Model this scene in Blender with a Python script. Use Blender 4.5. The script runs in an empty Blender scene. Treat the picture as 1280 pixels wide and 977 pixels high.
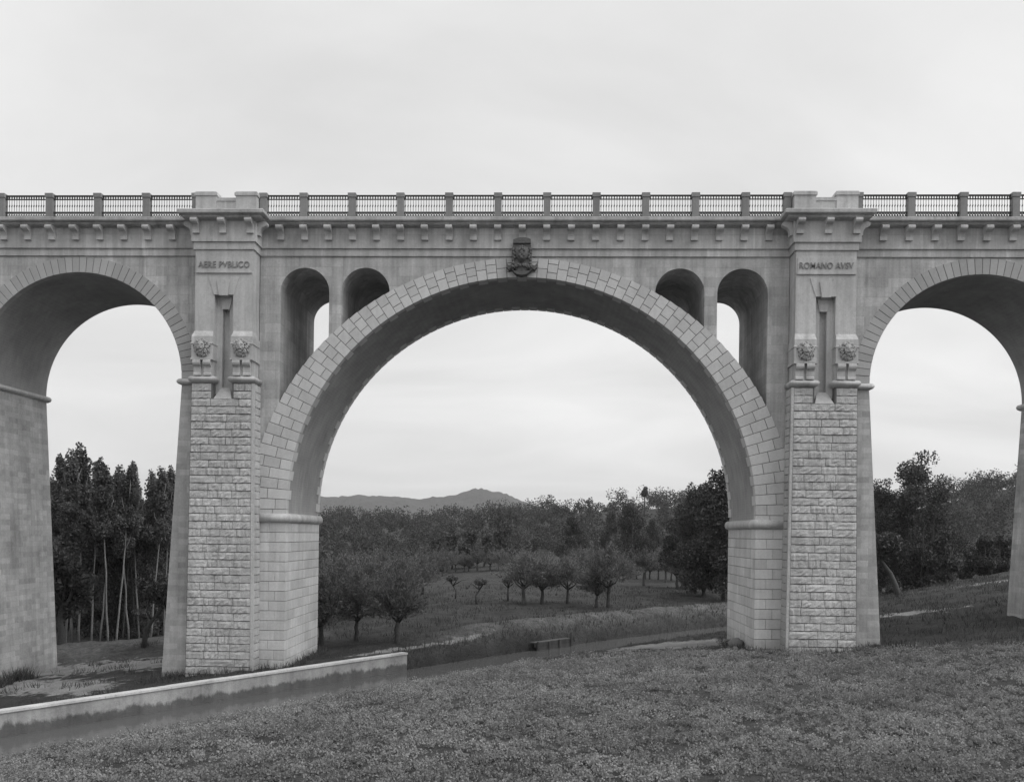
import bpy, bmesh, math, random
import numpy as np
from mathutils import Matrix, Vector
R = math.radians
random.seed(7)
rng = np.random.default_rng(11)
S = bpy.context.scene
COL = S.collection

# ------------------------------------------------------------------ camera
cam = bpy.data.cameras.new('camera')
cam.sensor_fit = 'HORIZONTAL'; cam.sensor_width = 36.0
cam.lens = 1100.0 / 1280.0 * 36.0
cam.shift_y = (666.825 - 488.5) / 1280.0            # rising front of a plate camera
cam.clip_start = 0.1; cam.clip_end = 20000
CAMP = (1.402, -44.8714, 5.70); YAW = 0.0384
co = bpy.data.objects.new('camera', cam); COL.objects.link(co)
co.matrix_world = (Matrix.Translation(CAMP) @ Matrix.Rotation(YAW, 4, 'Z')
                   @ Matrix.Rotation(R(90), 4, 'X') @ Matrix.Rotation(0.0138, 4, 'Z'))
S.camera = co

# ------------------------------------------------------------------ world, sun, exposure
SUN_EL, SUN_AZ = R(52), R(108)        # azimuth from +Y (north) towards +X
SUN_STRENGTH = 1.5
w = bpy.data.worlds.new('World'); S.world = w; w.use_nodes = True
nt = w.node_tree; nt.nodes.clear()
def wn(t, **k):
    n = nt.nodes.new(t)
    for a, b in k.items(): setattr(n, a, b)
    return n
wl = nt.links.new
sky = wn('ShaderNodeTexSky', sky_type='NISHITA', sun_disc=False)
sky.sun_elevation = SUN_EL; sky.sun_rotation = SUN_AZ; sky.air_density = 2.0; sky.dust_density = 6.0
bw = wn('ShaderNodeRGBToBW'); wl(sky.outputs[0], bw.inputs[0])
tc = wn('ShaderNodeTexCoord')
sep = wn('ShaderNodeSeparateXYZ'); wl(tc.outputs['Generated'], sep.inputs[0])
def wm(op, a, b=None, clamp=False):
    n = wn('ShaderNodeMath', operation=op, use_clamp=clamp)
    for i, v in enumerate((a, b)):
        if v is None: continue
        if isinstance(v, (int, float)): n.inputs[i].default_value = v
        else: wl(v, n.inputs[i])
    return n.outputs[0]
zc = wm('ADD', wm('ABSOLUTE', sep.outputs[2]), 0.22)
comb = wn('ShaderNodeCombineXYZ')
wl(wm('DIVIDE', sep.outputs[0], zc), comb.inputs[0]); wl(wm('DIVIDE', sep.outputs[1], zc), comb.inputs[1])
mp = wn('ShaderNodeMapping'); mp.inputs['Rotation'].default_value = (0, 0, R(28)); mp.inputs['Scale'].default_value = (0.7, 1.2, 1)
wl(comb.outputs[0], mp.inputs[0])
cn = wn('ShaderNodeTexNoise'); cn.inputs['Scale'].default_value = 1.1; cn.inputs['Detail'].default_value = 6; cn.inputs['Roughness'].default_value = 0.52
cn.inputs['Distortion'].default_value = 0.6
wl(mp.outputs[0], cn.inputs['Vector'])
cloud = wn('ShaderNodeMapRange'); wl(cn.outputs[0], cloud.inputs[0])
cloud.inputs[1].default_value = 0.3; cloud.inputs[2].default_value = 0.72
cloud.inputs[3].default_value = 0.84; cloud.inputs[4].default_value = 1.15
# thick even cloud over a little of the clear sky's own brightness
SKY_LEVEL = 0.565
nish = wm('MULTIPLY', bw.outputs[0], 0.012)
val = wm('ADD', wm('MULTIPLY', cloud.outputs[0], SKY_LEVEL), nish)
bg = wn('ShaderNodeBackground'); wl(val, bg.inputs[0]); bg.inputs[1].default_value = 1.0
wo = wn('ShaderNodeOutputWorld'); wl(bg.outputs[0], wo.inputs[0])

sl = bpy.data.lights.new('sun', 'SUN'); sl.energy = SUN_STRENGTH; sl.angle = R(60); sl.color = (1, 1, 1)
so = bpy.data.objects.new('sun', sl); COL.objects.link(so)
sd = Vector((math.sin(SUN_AZ) * math.cos(SUN_EL), math.cos(SUN_AZ) * math.cos(SUN_EL), math.sin(SUN_EL)))
so.rotation_euler = sd.to_track_quat('Z', 'Y').to_euler()
so.location = (40, -40, 80)
S.view_settings.view_transform = 'Standard'; S.view_settings.look = 'None'
S.view_settings.exposure = 0.46; S.view_settings.gamma = 1.0
try: S.cycles.max_bounces = 6; S.cycles.volume_bounces = 1; S.cycles.use_denoising = True
except Exception: pass

# ------------------------------------------------------------------ materials (a monochrome plate: all greys)
def new_mat(name):
    m = bpy.data.materials.new(name); m.use_nodes = True
    t = m.node_tree; t.nodes.clear()
    out = t.nodes.new('ShaderNodeOutputMaterial')
    bs = t.nodes.new('ShaderNodeBsdfPrincipled'); t.links.new(bs.outputs[0], out.inputs[0])
    bs.inputs['Roughness'].default_value = 0.92
    bs.inputs['Specular IOR Level'].default_value = 0.2
    return m, t, bs, out
class NB:
    def __init__(s, t): s.t = t
    def n(s, ty, **k):
        n = s.t.nodes.new(ty)
        for a, b in k.items(): setattr(n, a, b)
        return n
    def link(s, a, b): s.t.links.new(a, b)
    def math(s, op, a, b=None, clamp=False):
        n = s.n('ShaderNodeMath', operation=op, use_clamp=clamp)
        for i, v in enumerate((a, b)):
            if v is None: continue
            if isinstance(v, (int, float)): n.inputs[i].default_value = v
            else: s.link(v, n.inputs[i])
        return n.outputs[0]
    def pos(s, scale=(1, 1, 1)):
        g = s.n('ShaderNodeNewGeometry'); m = s.n('ShaderNodeMapping'); m.inputs['Scale'].default_value = scale
        s.link(g.outputs['Position'], m.inputs[0]); return m.outputs[0]
    def noise(s, vec, scale, detail=4, rough=0.6, lo=0.3, hi=0.7, a=0.0, b=1.0):
        n = s.n('ShaderNodeTexNoise'); n.inputs['Scale'].default_value = scale; n.inputs['Detail'].default_value = detail
        n.inputs['Roughness'].default_value = rough; s.link(vec, n.inputs['Vector'])
        r = s.n('ShaderNodeMapRange'); s.link(n.outputs[0], r.inputs[0])
        for i, v in enumerate((lo, hi, a, b)): r.inputs[i + 1].default_value = v
        return r.outputs[0]
def bump(nb, bs, h, strength, dist):
    b = nb.n('ShaderNodeBump'); b.inputs['Strength'].default_value = strength; b.inputs['Distance'].default_value = dist
    nb.link(h, b.inputs['Height']); nb.link(b.outputs[0], bs.inputs['Normal'])

def stone_mat(name, base, blotch=0.12, grain=0.10, rand=0.14, streak=0.0, joints=None, bumpd=0.02, drip=0.0, damp=0.0, lines=0.0, tide=None, foot=0.0):
    m, t, bs, out = new_mat(name); nb = NB(t)
    p = nb.pos()
    v = nb.noise(p, 0.55, 5, 0.6, 0.3, 0.7, 1 - blotch, 1 + blotch)
    v = nb.math('MULTIPLY', v, nb.noise(p, 9.0, 5, 0.7, 0.3, 0.7, 1 - grain, 1 + grain))
    v = nb.math('MULTIPLY', v, nb.noise(p, 45.0, 2, 0.7, 0.3, 0.7, 1 - grain, 1 + grain))
    if rand:
        oi = nb.n('ShaderNodeObjectInfo')
        v = nb.math('MULTIPLY', v, nb.math('ADD', nb.math('MULTIPLY', oi.outputs['Random'], 2 * rand), 1 - rand))
    hb = nb.noise(p, 14.0, 5, 0.7)
    if joints:
        bwid, bh, amount, dark = joints
        g = nb.n('ShaderNodeNewGeometry'); sp = nb.n('ShaderNodeSeparateXYZ'); nb.link(g.outputs['Position'], sp.inputs[0])
        cb = nb.n('ShaderNodeCombineXYZ')
        nb.link(nb.math('ADD', sp.outputs[0], sp.outputs[1]), cb.inputs[0]); nb.link(nb.math('ADD', sp.outputs[2], 20.0), cb.inputs[1])
        br = nb.n('ShaderNodeTexBrick'); nb.link(cb.outputs[0], br.inputs['Vector'])
        br.inputs['Scale'].default_value = 1.0; br.inputs['Brick Width'].default_value = bwid; br.inputs['Row Height'].default_value = bh
        br.inputs['Mortar Size'].default_value = 0.012; br.inputs['Mortar Smooth'].default_value = 0.4; br.inputs['Bias'].default_value = 0.0
        br.inputs['Color1'].default_value = (1 - amount,) * 3 + (1,); br.inputs['Color2'].default_value = (1 + amount * 0.5,) * 3 + (1,)
        br.inputs['Mortar'].default_value = (dark,) * 3 + (1,)
        v = nb.math('MULTIPLY', v, br.outputs['Color'])
        hb = nb.math('SUBTRACT', hb, nb.math('MULTIPLY', br.outputs['Fac'], 0.8))
    if streak:      # rain runs: stretched vertically
        ps = nb.pos((2.6, 2.6, 0.12))
        v = nb.math('MULTIPLY', v, nb.noise(ps, 1.0, 4, 0.65, 0.32, 0.68, 1 - streak, 1 + streak))
    if drip:        # pale lime runs, sparse
        pd = nb.pos((1.7, 1.7, 0.10))
        d = nb.noise(pd, 1.3, 3, 0.6, 0.63, 0.74, 0.0, 1.0)
        v = nb.math('MULTIPLY', v, nb.math('ADD', nb.math('MULTIPLY', nb.math('MINIMUM', nb.math('MAXIMUM', d, 0.0), 1.0), drip), 1.0))
    if damp:        # dirt settled in irregular dark blotches
        pd = nb.pos((1, 1, 0.6))
        d = nb.noise(pd, 1.4, 6, 0.7, 0.56, 0.72, 0.0, 1.0)
        v = nb.math('MULTIPLY', v, nb.math('SUBTRACT', 1.0, nb.math('MULTIPLY', nb.math('MINIMUM', nb.math('MAXIMUM', d, 0.0), 1.0), damp)))
    if lines:       # shuttering / thin brick courses
        wv = nb.n('ShaderNodeTexWave'); wv.wave_type = 'BANDS'; wv.bands_direction = 'Z'
        wv.inputs['Scale'].default_value = 2.4; wv.inputs['Distortion'].default_value = 0.6; wv.inputs['Detail'].default_value = 2
        nb.link(p, wv.inputs['Vector'])
        v = nb.math('MULTIPLY', v, nb.math('ADD', nb.math('MULTIPLY', wv.outputs['Fac'], lines), 1 - lines * 0.5))
    if tide is not None:    # weed and slime up to an old water mark
        g = nb.n('ShaderNodeNewGeometry'); sp = nb.n('ShaderNodeSeparateXYZ'); nb.link(g.outputs['Position'], sp.inputs[0])
        h = nb.math('ADD', nb.math('SUBTRACT', tide, sp.outputs[2]), nb.noise(nb.pos((1, 1, 0.4)), 1.3, 6, 0.7, 0.2, 0.8, -0.32, 0.32))
        k = nb.n('ShaderNodeMapRange'); nb.link(h, k.inputs[0]); k.inputs[1].default_value = -0.05; k.inputs[2].default_value = 0.10
        k.inputs[3].default_value = 1.0; k.inputs[4].default_value = 0.36
        v = nb.math('MULTIPLY', v, k.outputs[0])
    if foot:                # mud splashed up the foot of the masonry, to an uneven height above the sloping ground
        g = nb.n('ShaderNodeNewGeometry'); sp = nb.n('ShaderNodeSeparateXYZ'); nb.link(g.outputs['Position'], sp.inputs[0])
        h = nb.math('SUBTRACT', nb.math('ADD', nb.math('MULTIPLY', sp.outputs[0], 0.057), -0.25), sp.outputs[2])
        h = nb.math('ADD', h, nb.noise(nb.pos((1, 1, 0.5)), 1.6, 6, 0.7, 0.2, 0.8, -0.6, 0.6))
        k = nb.n('ShaderNodeMapRange'); nb.link(h, k.inputs[0]); k.inputs[1].default_value = -0.25; k.inputs[2].default_value = 0.75
        k.inputs[3].default_value = 1.0; k.inputs[4].default_value = 1.0 - foot
        v = nb.math('MULTIPLY', v, k.outputs[0])
    c = nb.math('MULTIPLY', v, base)
    nb.link(c, bs.inputs['Base Color'])
    bump(nb, bs, hb, 0.6, bumpd)
    return m

M = {}
M['wall'] = stone_mat('spandrel stone', 0.45, 0.24, 0.12, 0, streak=0.20, joints=(1.15, 0.485, 0.15, 0.82), drip=0.35, damp=0.22, bumpd=0.010)
M['pierwall'] = stone_mat('smooth pier stone', 0.46, 0.20, 0.12, 0.02, streak=0.14, joints=(0.8, 0.30, 0.20, 0.90), damp=0.24, drip=0.15, foot=0.35, bumpd=0.008)
M['soffit'] = stone_mat('vault concrete', 0.33, 0.16, 0.07, 0, streak=0.08, lines=0.06, bumpd=0.006, drip=0.20, damp=0.12)
M['trim'] = stone_mat('trim stone', 0.49, 0.16, 0.09, 0.03, streak=0.15, drip=0.25, damp=0.22, bumpd=0.006)
M['ashlar'] = stone_mat('ashlar block', 0.56, 0.12, 0.08, 0.11, foot=0.35, streak=0.10, damp=0.10, drip=0.12, bumpd=0.006)
M['cornice'] = stone_mat('weathered cornice stone', 0.42, 0.20, 0.10, 0.02, streak=0.16, drip=0.15, damp=0.45, bumpd=0.006)
M['fascia'] = stone_mat('frieze stone', 0.47, 0.16, 0.08, 0, streak=0.18, drip=0.35, damp=0.24, joints=(2.4, 1.41, 0.10, 0.80), bumpd=0.006)
M['core'] = stone_mat('mortar joint', 0.12, 0.10, 0.05, 0)
M['vous'] = stone_mat('voussoir stone', 0.56, 0.08, 0.06, 0.10, streak=0.05, damp=0.08, bumpd=0.006)
M['svous'] = stone_mat('brick voussoir', 0.41, 0.08, 0.06, 0.10, bumpd=0.006)
M['rock'] = stone_mat('rock faced stone', 0.51, 0.12, 0.12, 0.09, streak=0.10, drip=0.25, damp=0.20, foot=0.35, bumpd=0.05)
M['mortar'] = stone_mat('pale mortar', 0.15, 0.10, 0.08, 0)
M['lion'] = stone_mat('carved stone', 0.40, 0.08, 0.10, 0.05, bumpd=0.01)
M['letter'] = stone_mat('relief shaded letter stone', 0.27, 0.05, 0.06, 0)  # relief shading of the letters put into a darker base colour
M['post'] = stone_mat('cement post', 0.25, 0.12, 0.08, 0.08, streak=0.10, bumpd=0.006)
M['iron'] = stone_mat('painted iron', 0.06, 0.1, 0.1, 0)
M['crest'] = stone_mat('dark bronze', 0.14, 0.15, 0.2, 0)
M['coping'] = stone_mat('pale concrete coping', 0.54, 0.22, 0.14, 0.06, damp=0.45)
M['canal'] = stone_mat('canal concrete', 0.33, 0.26, 0.10, 0, streak=0.15, damp=0.30, tide=-1.80)
M['boulder'] = stone_mat('boulder stone', 0.20, 0.15, 0.12, 0.2, bumpd=0.02)
M['wood'] = stone_mat('weathered wood', 0.11, 0.2, 0.15, 0.2, streak=0.2)
M['bark'] = stone_mat('dark bark', 0.075, 0.25, 0.25, 0.1, bumpd=0.02)
M['palebark'] = stone_mat('pale poplar bark', 0.24, 0.25, 0.2, 0.2, bumpd=0.01)

def leaf_mat(name, base, var=0.5, patch=0.25, pscale=0.6, transl=0.25):
    m, t, bs, out = new_mat(name); nb = NB(t)
    g = nb.n('ShaderNodeNewGeometry')
    v = nb.math('ADD', nb.math('MULTIPLY', g.outputs['Random Per Island'], 2 * var), 1 - var)
    v = nb.math('MULTIPLY', v, nb.noise(nb.pos(), pscale, 3, 0.6, 0.3, 0.7, 1 - patch, 1 + patch))
    oi = nb.n('ShaderNodeObjectInfo')
    v = nb.math('MULTIPLY', v, nb.math('ADD', nb.math('MULTIPLY', oi.outputs['Random'], 0.3), 0.85))
    c = nb.math('MULTIPLY', v, base)
    nb.link(c, bs.inputs['Base Color']); bs.inputs['Roughness'].default_value = 0.7
    tr = nb.n('ShaderNodeBsdfTranslucent'); nb.link(c, tr.inputs[0])
    mx = nb.n('ShaderNodeMixShader'); mx.inputs[0].default_value = transl
    nb.link(bs.outputs[0], mx.inputs[1]); nb.link(tr.outputs[0], mx.inputs[2]); nb.link(mx.outputs[0], out.inputs[0])
    return m
M['olive'] = leaf_mat('olive foliage', 0.15, 0.4)
M['poplar'] = leaf_mat('poplar foliage', 0.15, 0.5, transl=0.35)
M['broad'] = leaf_mat('broad foliage', 0.08, 0.5)
M['wood_far'] = leaf_mat('far woodland foliage', 0.062, 0.4, 0.35, 0.03)
M['crop'] = leaf_mat('low crop leaves', 0.255, 0.20, 0.32, 0.3, 0.3)
M['grass'] = leaf_mat('bank grass', 0.075, 0.5, 0.3, 0.5)

def ground_mat():
    m, t, bs, out = new_mat('ground soil and grass'); nb = NB(t)
    p = nb.pos()
    a = nb.n('ShaderNodeAttribute'); a.attribute_name = 'bare'; a.attribute_type = 'GEOMETRY'
    f = nb.n('ShaderNodeAttribute'); f.attribute_name = 'field'; f.attribute_type = 'GEOMETRY'
    g = nb.math('MULTIPLY', nb.noise(p, 0.35, 5, 0.65, 0.3, 0.7, 0.032, 0.075), nb.noise(p, 6.0, 5, 0.75, 0.3, 0.7, 0.6, 1.4))
    dr = nb.n('ShaderNodeAttribute'); dr.attribute_name = 'lit_grass'; dr.attribute_type = 'GEOMETRY'
    g = nb.math('MULTIPLY', g, nb.math('ADD', nb.math('MULTIPLY', dr.outputs['Fac'], nb.noise(p, 2.2, 5, 0.7, 0.3, 0.7, 0.5, 2.2)), 1.0))  # grass colour raised to imitate lit bank and mound tops
    s = nb.math('MULTIPLY', nb.noise(p, 0.8, 5, 0.6, 0.3, 0.7, 0.22, 0.36), nb.noise(p, 12.0, 4, 0.7, 0.3, 0.7, 0.75, 1.25))
    e = nb.math('MULTIPLY', nb.noise(p, 1.5, 5, 0.6, 0.3, 0.7, 0.05, 0.10), nb.noise(p, 14.0, 4, 0.7, 0.3, 0.7, 0.6, 1.4))
    edge = nb.math('ADD', a.outputs['Fac'], nb.noise(p, 1.6, 5, 0.7, 0.2, 0.8, -0.62, 0.62))
    k = nb.n('ShaderNodeMapRange'); nb.link(edge, k.inputs[0]); k.inputs[1].default_value = 0.35; k.inputs[2].default_value = 0.65
    mx = nb.n('ShaderNodeMix'); mx.data_type = 'FLOAT'
    nb.link(k.outputs[0], mx.inputs[0]); nb.link(g, mx.inputs[2]); nb.link(s, mx.inputs[3])
    mx2 = nb.n('ShaderNodeMix'); mx2.data_type = 'FLOAT'
    nb.link(f.outputs['Fac'], mx2.inputs[0]); nb.link(mx.outputs[0], mx2.inputs[2]); nb.link(e, mx2.inputs[3])
    nb.link(mx2.outputs[0], bs.inputs['Base Color'])
    bump(nb, bs, nb.noise(p, 7.0, 6, 0.75), 0.8, 0.10)
    return m
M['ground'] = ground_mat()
def water_mat():
    m, t, bs, out = new_mat('still canal water'); nb = NB(t)
    bs.inputs['Base Color'].default_value = (0.11, 0.11, 0.11, 1)
    bs.inputs['Roughness'].default_value = 0.06; bs.inputs['Specular IOR Level'].default_value = 0.5
    bs.inputs['IOR'].default_value = 1.33
    bump(nb, bs, nb.noise(nb.pos((1, 1, 1)), 2.2, 3, 0.5), 0.10, 0.04)
    return m
M['water'] = water_mat()
def hill_mat():
    m, t, bs, out = new_mat('wooded hill'); nb = NB(t)
    p = nb.pos()
    v = nb.math('MULTIPLY', nb.noise(p, 0.02, 6, 0.7, 0.3, 0.7, 0.55, 1.45), 0.06)
    nb.link(v, bs.inputs['Base Color']); bump(nb, bs, nb.noise(p, 0.06, 5, 0.7), 1.0, 6.0)
    return m
M['hill'] = hill_mat()

# ------------------------------------------------------------------ helpers
class MB:
    def __init__(s): s.v = []; s.f = []
    def add(s, vs, fs):
        o = len(s.v); s.v += [tuple(v) for v in vs]; s.f += [tuple(i + o for i in f) for f in fs]
    def box(s, x0, x1, y0, y1, z0, z1):
        s.add([(x0,y0,z0),(x1,y0,z0),(x1,y1,z0),(x0,y1,z0),(x0,y0,z1),(x1,y0,z1),(x1,y1,z1),(x0,y1,z1)],
              [(0,3,2,1),(4,5,6,7),(0,1,5,4),(1,2,6,5),(2,3,7,6),(3,0,4,7)])
    def hexa(s, b):          # eight points: four front (ccw seen from the front), four behind
        s.add(b, [(0,1,2,3),(7,6,5,4),(0,4,5,1),(1,5,6,2),(2,6,7,3),(3,7,4,0)])
    def prism_x(s, prof, x0, x1):     # closed (y, z) outline pushed along x
        n = len(prof)
        s.add([(x0, y, z) for y, z in prof] + [(x1, y, z) for y, z in prof],
              [(i, (i + 1) % n, n + (i + 1) % n, n + i) for i in range(n)] + [tuple(range(n))[::-1], tuple(range(n, 2 * n))])
    def prism_y(s, prof, y0, y1):     # closed (x, z) outline pushed along y
        n = len(prof)
        s.add([(x, y0, z) for x, z in prof] + [(x, y1, z) for x, z in prof],
              [(i, (i + 1) % n, n + (i + 1) % n, n + i) for i in range(n)] + [tuple(range(n))[::-1], tuple(range(n, 2 * n))])
    def strip(s, xs, zb, zt, y0, y1):
        n = len(xs)
        vs = []
        for x, b in zip(xs, zb): vs += [(x, y0, b), (x, y0, zt), (x, y1, b), (x, y1, zt)]
        fs = []
        for i in range(n - 1):
            a, c = 4 * i, 4 * i + 4
            fs += [(a, c, c + 1, a + 1), (a + 2, a + 3, c + 3, c + 2), (a, a + 2, c + 2, c), (a + 1, c + 1, c + 3, a + 3)]
        fs += [(0, 1, 3, 2), (4 * n - 4, 4 * n - 2, 4 * n - 1, 4 * n - 3)]
        s.add(vs, fs)
    def wrap(s, xl, xr, yf, yb, prof):   # moulding round the left, front and right side of a pier; prof = (offset, z)
        n = len(prof); vs = []
        for d, z in prof: vs += [(xl - d, yb, z), (xl - d, yf - d, z), (xr + d, yf - d, z), (xr + d, yb, z)]
        fs = []
        for i in range(n - 1):
            for k in range(3):
                a = 4 * i + k; fs.append((a, a + 1, a + 5, a + 4))
            fs.append((4 * i + 3, 4 * i, 4 * i + 4, 4 * i + 7))
        fs += [(3, 2, 1, 0), (4 * n - 4, 4 * n - 3, 4 * n - 2, 4 * n - 1)]
        s.add(vs, fs)
    def tube(s, pts, rad, seg=7):
        pts = [Vector(p) for p in pts]; o = len(s.v); n = len(pts)
        for i, p in enumerate(pts):
            d = (pts[min(i + 1, n - 1)] - pts[max(i - 1, 0)]).normalized()
            a = d.cross(Vector((0.31, 0.95, 0.05))).normalized(); b = d.cross(a)
            for k in range(seg):
                t = 2 * math.pi * k / seg
                s.v.append(tuple(p + (a * math.cos(t) + b * math.sin(t)) * rad[i]))
        for i in range(n - 1):
            for k in range(seg):
                a = o + i * seg + k; b = o + i * seg + (k + 1) % seg
                s.f.append((a, b, b + seg, a + seg))
        s.f.append(tuple(o + k for k in range(seg))[::-1]); s.f.append(tuple(o + (n - 1) * seg + k for k in range(seg)))
    def ball(s, c, r, nu=10, nv=7, jit=0.0, rr=None):
        rr = rr or random
        o = len(s.v)
        for i in range(nv + 1):
            t = math.pi * i / nv
            for k in range(nu):
                p = 2 * math.pi * k / nu; j = 1 + (rr.uniform(-jit, jit) if 0 < i < nv else 0)
                s.v.append((c[0] + r[0] * math.sin(t) * math.cos(p) * j, c[1] + r[1] * math.sin(t) * math.sin(p) * j, c[2] + r[2] * math.cos(t) * j))
        for i in range(nv):
            for k in range(nu):
                a = o + i * nu + k; b = o + i * nu + (k + 1) % nu
                s.f.append((a, a + nu, b + nu, b))
    def mesh(s, name, mat, smooth=False):
        me = bpy.data.meshes.new(name); me.from_pydata(s.v, [], s.f)
        bm = bmesh.new(); bm.from_mesh(me); bmesh.ops.recalc_face_normals(bm, faces=bm.faces); bm.to_mesh(me); bm.free()
        if smooth: me.polygons.foreach_set('use_smooth', [True] * len(me.polygons))
        me.materials.append(M[mat]); return me
    def build(s, name, mat, parent=None, smooth=False):
        return put(name, s.mesh(name, mat, smooth), parent)
def put(name, me, parent=None, loc=None, rot=None, scale=None):
    o = bpy.data.objects.new(name, me); COL.objects.link(o)
    if parent: o.parent = parent
    if loc is not None: o.location = loc
    if rot is not None: o.rotation_euler = rot
    if scale is not None: o.scale = scale
    return o
def tag(o, label=None, cat=None, group=None, kind=None):
    if label: o['label'] = label
    if cat: o['category'] = cat
    if group: o['group'] = group
    if kind: o['kind'] = kind
    return o
def empty(name, loc=(0, 0, 0)):
    o = bpy.data.objects.new(name, None); COL.objects.link(o); o.location = loc; o.empty_display_size = 0.3; return o
def np_mesh(name, V, F, mat):          # V (n,3), F (m,k) numpy
    me = bpy.data.meshes.new(name); k = F.shape[1]
    me.vertices.add(len(V)); me.vertices.foreach_set('co', np.ascontiguousarray(V, np.float32).ravel())
    me.loops.add(F.size); me.loops.foreach_set('vertex_index', F.astype(np.int32).ravel())
    me.polygons.add(len(F)); me.polygons.foreach_set('loop_start', np.arange(0, F.size, k, dtype=np.int32))
    me.polygons.foreach_set('loop_total', np.full(len(F), k, np.int32))
    me.update(calc_edges=True); me.validate(); me.materials.append(M[mat]); return me
def leaves(P, L, W, rg, axis=None, spread=1.0):
    """one diamond leaf at each of P; axis = preferred long direction (n,3), spread = jitter on it"""
    n = len(P)
    d = rg.normal(size=(n, 3))
    if axis is not None: d = axis + d * spread
    d /= np.linalg.norm(d, axis=1, keepdims=True) + 1e-9
    u = np.cross(d, rg.normal(size=(n, 3))); u /= np.linalg.norm(u, axis=1, keepdims=True) + 1e-9
    sc = rg.uniform(0.65, 1.35, (n, 1))
    a = d * L * sc * 0.5; b = u * W * sc * 0.5
    V = np.stack([P - a, P + b - a * 0.1, P + a, P - b - a * 0.1], 1).reshape(-1, 3)
    return V, np.arange(4 * n).reshape(-1, 4)

# ------------------------------------------------------------------ the lie of the land
def sstep(a, b, x): t = np.clip((x - a) / (b - a), 0, 1); return t * t * (3 - 2 * t)
WT = [(rng.normal(size=2), rng.uniform(0, 6.3)) for _ in range(24)]
def wob(x, y, f):
    s = 0
    for i, (d, p) in enumerate(WT): s = s + np.sin((d[0] * x + d[1] * y) * f * (1 + 0.13 * i) + p)
    return s / 24 ** 0.5
def along(x, y): return 0.568 * x + 0.823 * y
def across(x, y):
    t = along(x, y); n = 0.823 * x - 0.568 * y
    c = np.clip(t, 0, 60); return n - 0.0027 * c * c - np.where(t > 60, (t - 60) * 0.32, 0)
def ground_z(x, y):
    x = np.asarray(x, float); y = np.asarray(y, float)
    t = along(x, y); s = across(x, y)
    near = np.interp(s, [-4.6, -3.4, -2.4, -0.5, 4, 10, 20, 45, 400], [-3.0, -2.35, -1.75, -1.1, -0.45, 0.0, 0.3, 0.9, 3.0])
    near = near + 0.10 * np.clip(x - 16, 0, 60)
    far = -1.05 + 0.085 * (np.clip(x, -60, -8) + 8)
    d = np.clip((-8.75 - s) / 4, 0, 1)
    far = -1.38 * (1 - d) + far * d
    far = far + 0.9 * np.exp(-((y - 13 - 0.2 * (x + 24)) / 3.2) ** 2) * sstep(-12, -18, x)      # low mound before the poplars
    far = far + 0.7 * np.exp(-((s + 11.3) / 1.6) ** 2) * sstep(5, 12, t)        # grassy bank along the stream
    wallside = t < 0.85
    bank = np.interp(s, [-9.6, -8.9, -8.35, -8.0], [0, -0.05, -1.25, -1.9])
    zf = np.where(wallside, far, far + bank)
    z = np.where(s > -6.2, near, np.where(s < np.where(wallside, -8.62, -8.0), zf, -3.0))
    # higher ground far away
    z = z + 11.0 * sstep(150, 400, y) + 31 * np.exp(-((x - 225) / 80) ** 2 - ((y - 270) / 90) ** 2) * sstep(60, 150, y)
    z = z + 9 * np.exp(-((x - 60) / 60) ** 2 - ((y - 360) / 80) ** 2)
    z = z + 5 * np.exp(-((x + 110) / 80) ** 2 - ((y - 300) / 110) ** 2)
    z = z + np.where(np.abs(s + 6) > 3.4, 1, 0) * (0.045 * wob(x, y, 1.1) + 0.025 * wob(y, x, 3.0)) + 0.25 * wob(x, y, 0.06) * sstep(60, 140, y)
    return z
def gz(x, y): return float(ground_z(x, y))
def axis_lines(lo, hi, step, end_lo, end_hi, g):
    a = list(np.arange(lo, hi + 1e-6, step)); s = step; b = [lo]
    while b[-1] > end_lo: s *= g; b.append(b[-1] - s)
    s = step; c = [hi]
    while c[-1] < end_hi: s *= g; c.append(c[-1] + s)
    return np.array(b[:0:-1] + a + c[1:])
gx = axis_lines(-30, 34, 0.3, -5000, 5000, 1.07); gy = axis_lines(-27, 46, 0.3, -400, 9000, 1.07)
GX, GY = np.meshgrid(gx, gy); nx, ny = len(gx), len(gy)
GZ = ground_z(GX, GY)
V = np.stack([GX, GY, GZ], -1).reshape(-1, 3)
i = np.arange(ny - 1)[:, None] * nx + np.arange(nx - 1)[None, :]
F = np.stack([i, i + 1, i + nx + 1, i + nx], -1).reshape(-1, 4)
gm = np_mesh('ground', V, F, 'ground')
gm.polygons.foreach_set('use_smooth', np.ones(len(F), bool))
px, py = V[:, 0], V[:, 1]; ss = across(px, py); tt = along(px, py)
bare = np.zeros(len(V))
bare = np.maximum(bare, np.exp(-((py - (5.5 + 0.15 * (px + 24))) / 2.6) ** 2) * sstep(-14, -17, px))          # path through the left arch
bare = np.maximum(bare, 0.9 * np.exp(-((py - (-1.0 - 0.55 * (px + 24))) / 2.6) ** 2) * sstep(-18.5, -20.5, px))
bare = np.maximum(bare, 1.15 * np.exp(-((px - 8.6) / 4.0) ** 2 - ((py - 5.0 - 0.1 * px) / 3.2) ** 2))                  # sandy spit
bare = np.maximum(bare, 0.75 * np.exp(-((px - 24) / 5) ** 2 - ((py - 13) / 1.2) ** 2))
bare = np.maximum(bare, 0.62 * np.exp(-((px - 38) / 5) ** 2 - ((py - 30) / 2) ** 2))
bare = np.maximum(bare, 0.85 * np.exp(-((ss + 10.1) / 0.45) ** 2) * sstep(-4, 0, tt) * sstep(14, 6, tt))               # trodden path on the bank
field = sstep(-3.4, -2.4, ss) * sstep(2.5, -0.5, py - np.where(px > 17, -.5 * (px - 17), 0)) * sstep(34, 28, px)
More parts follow.
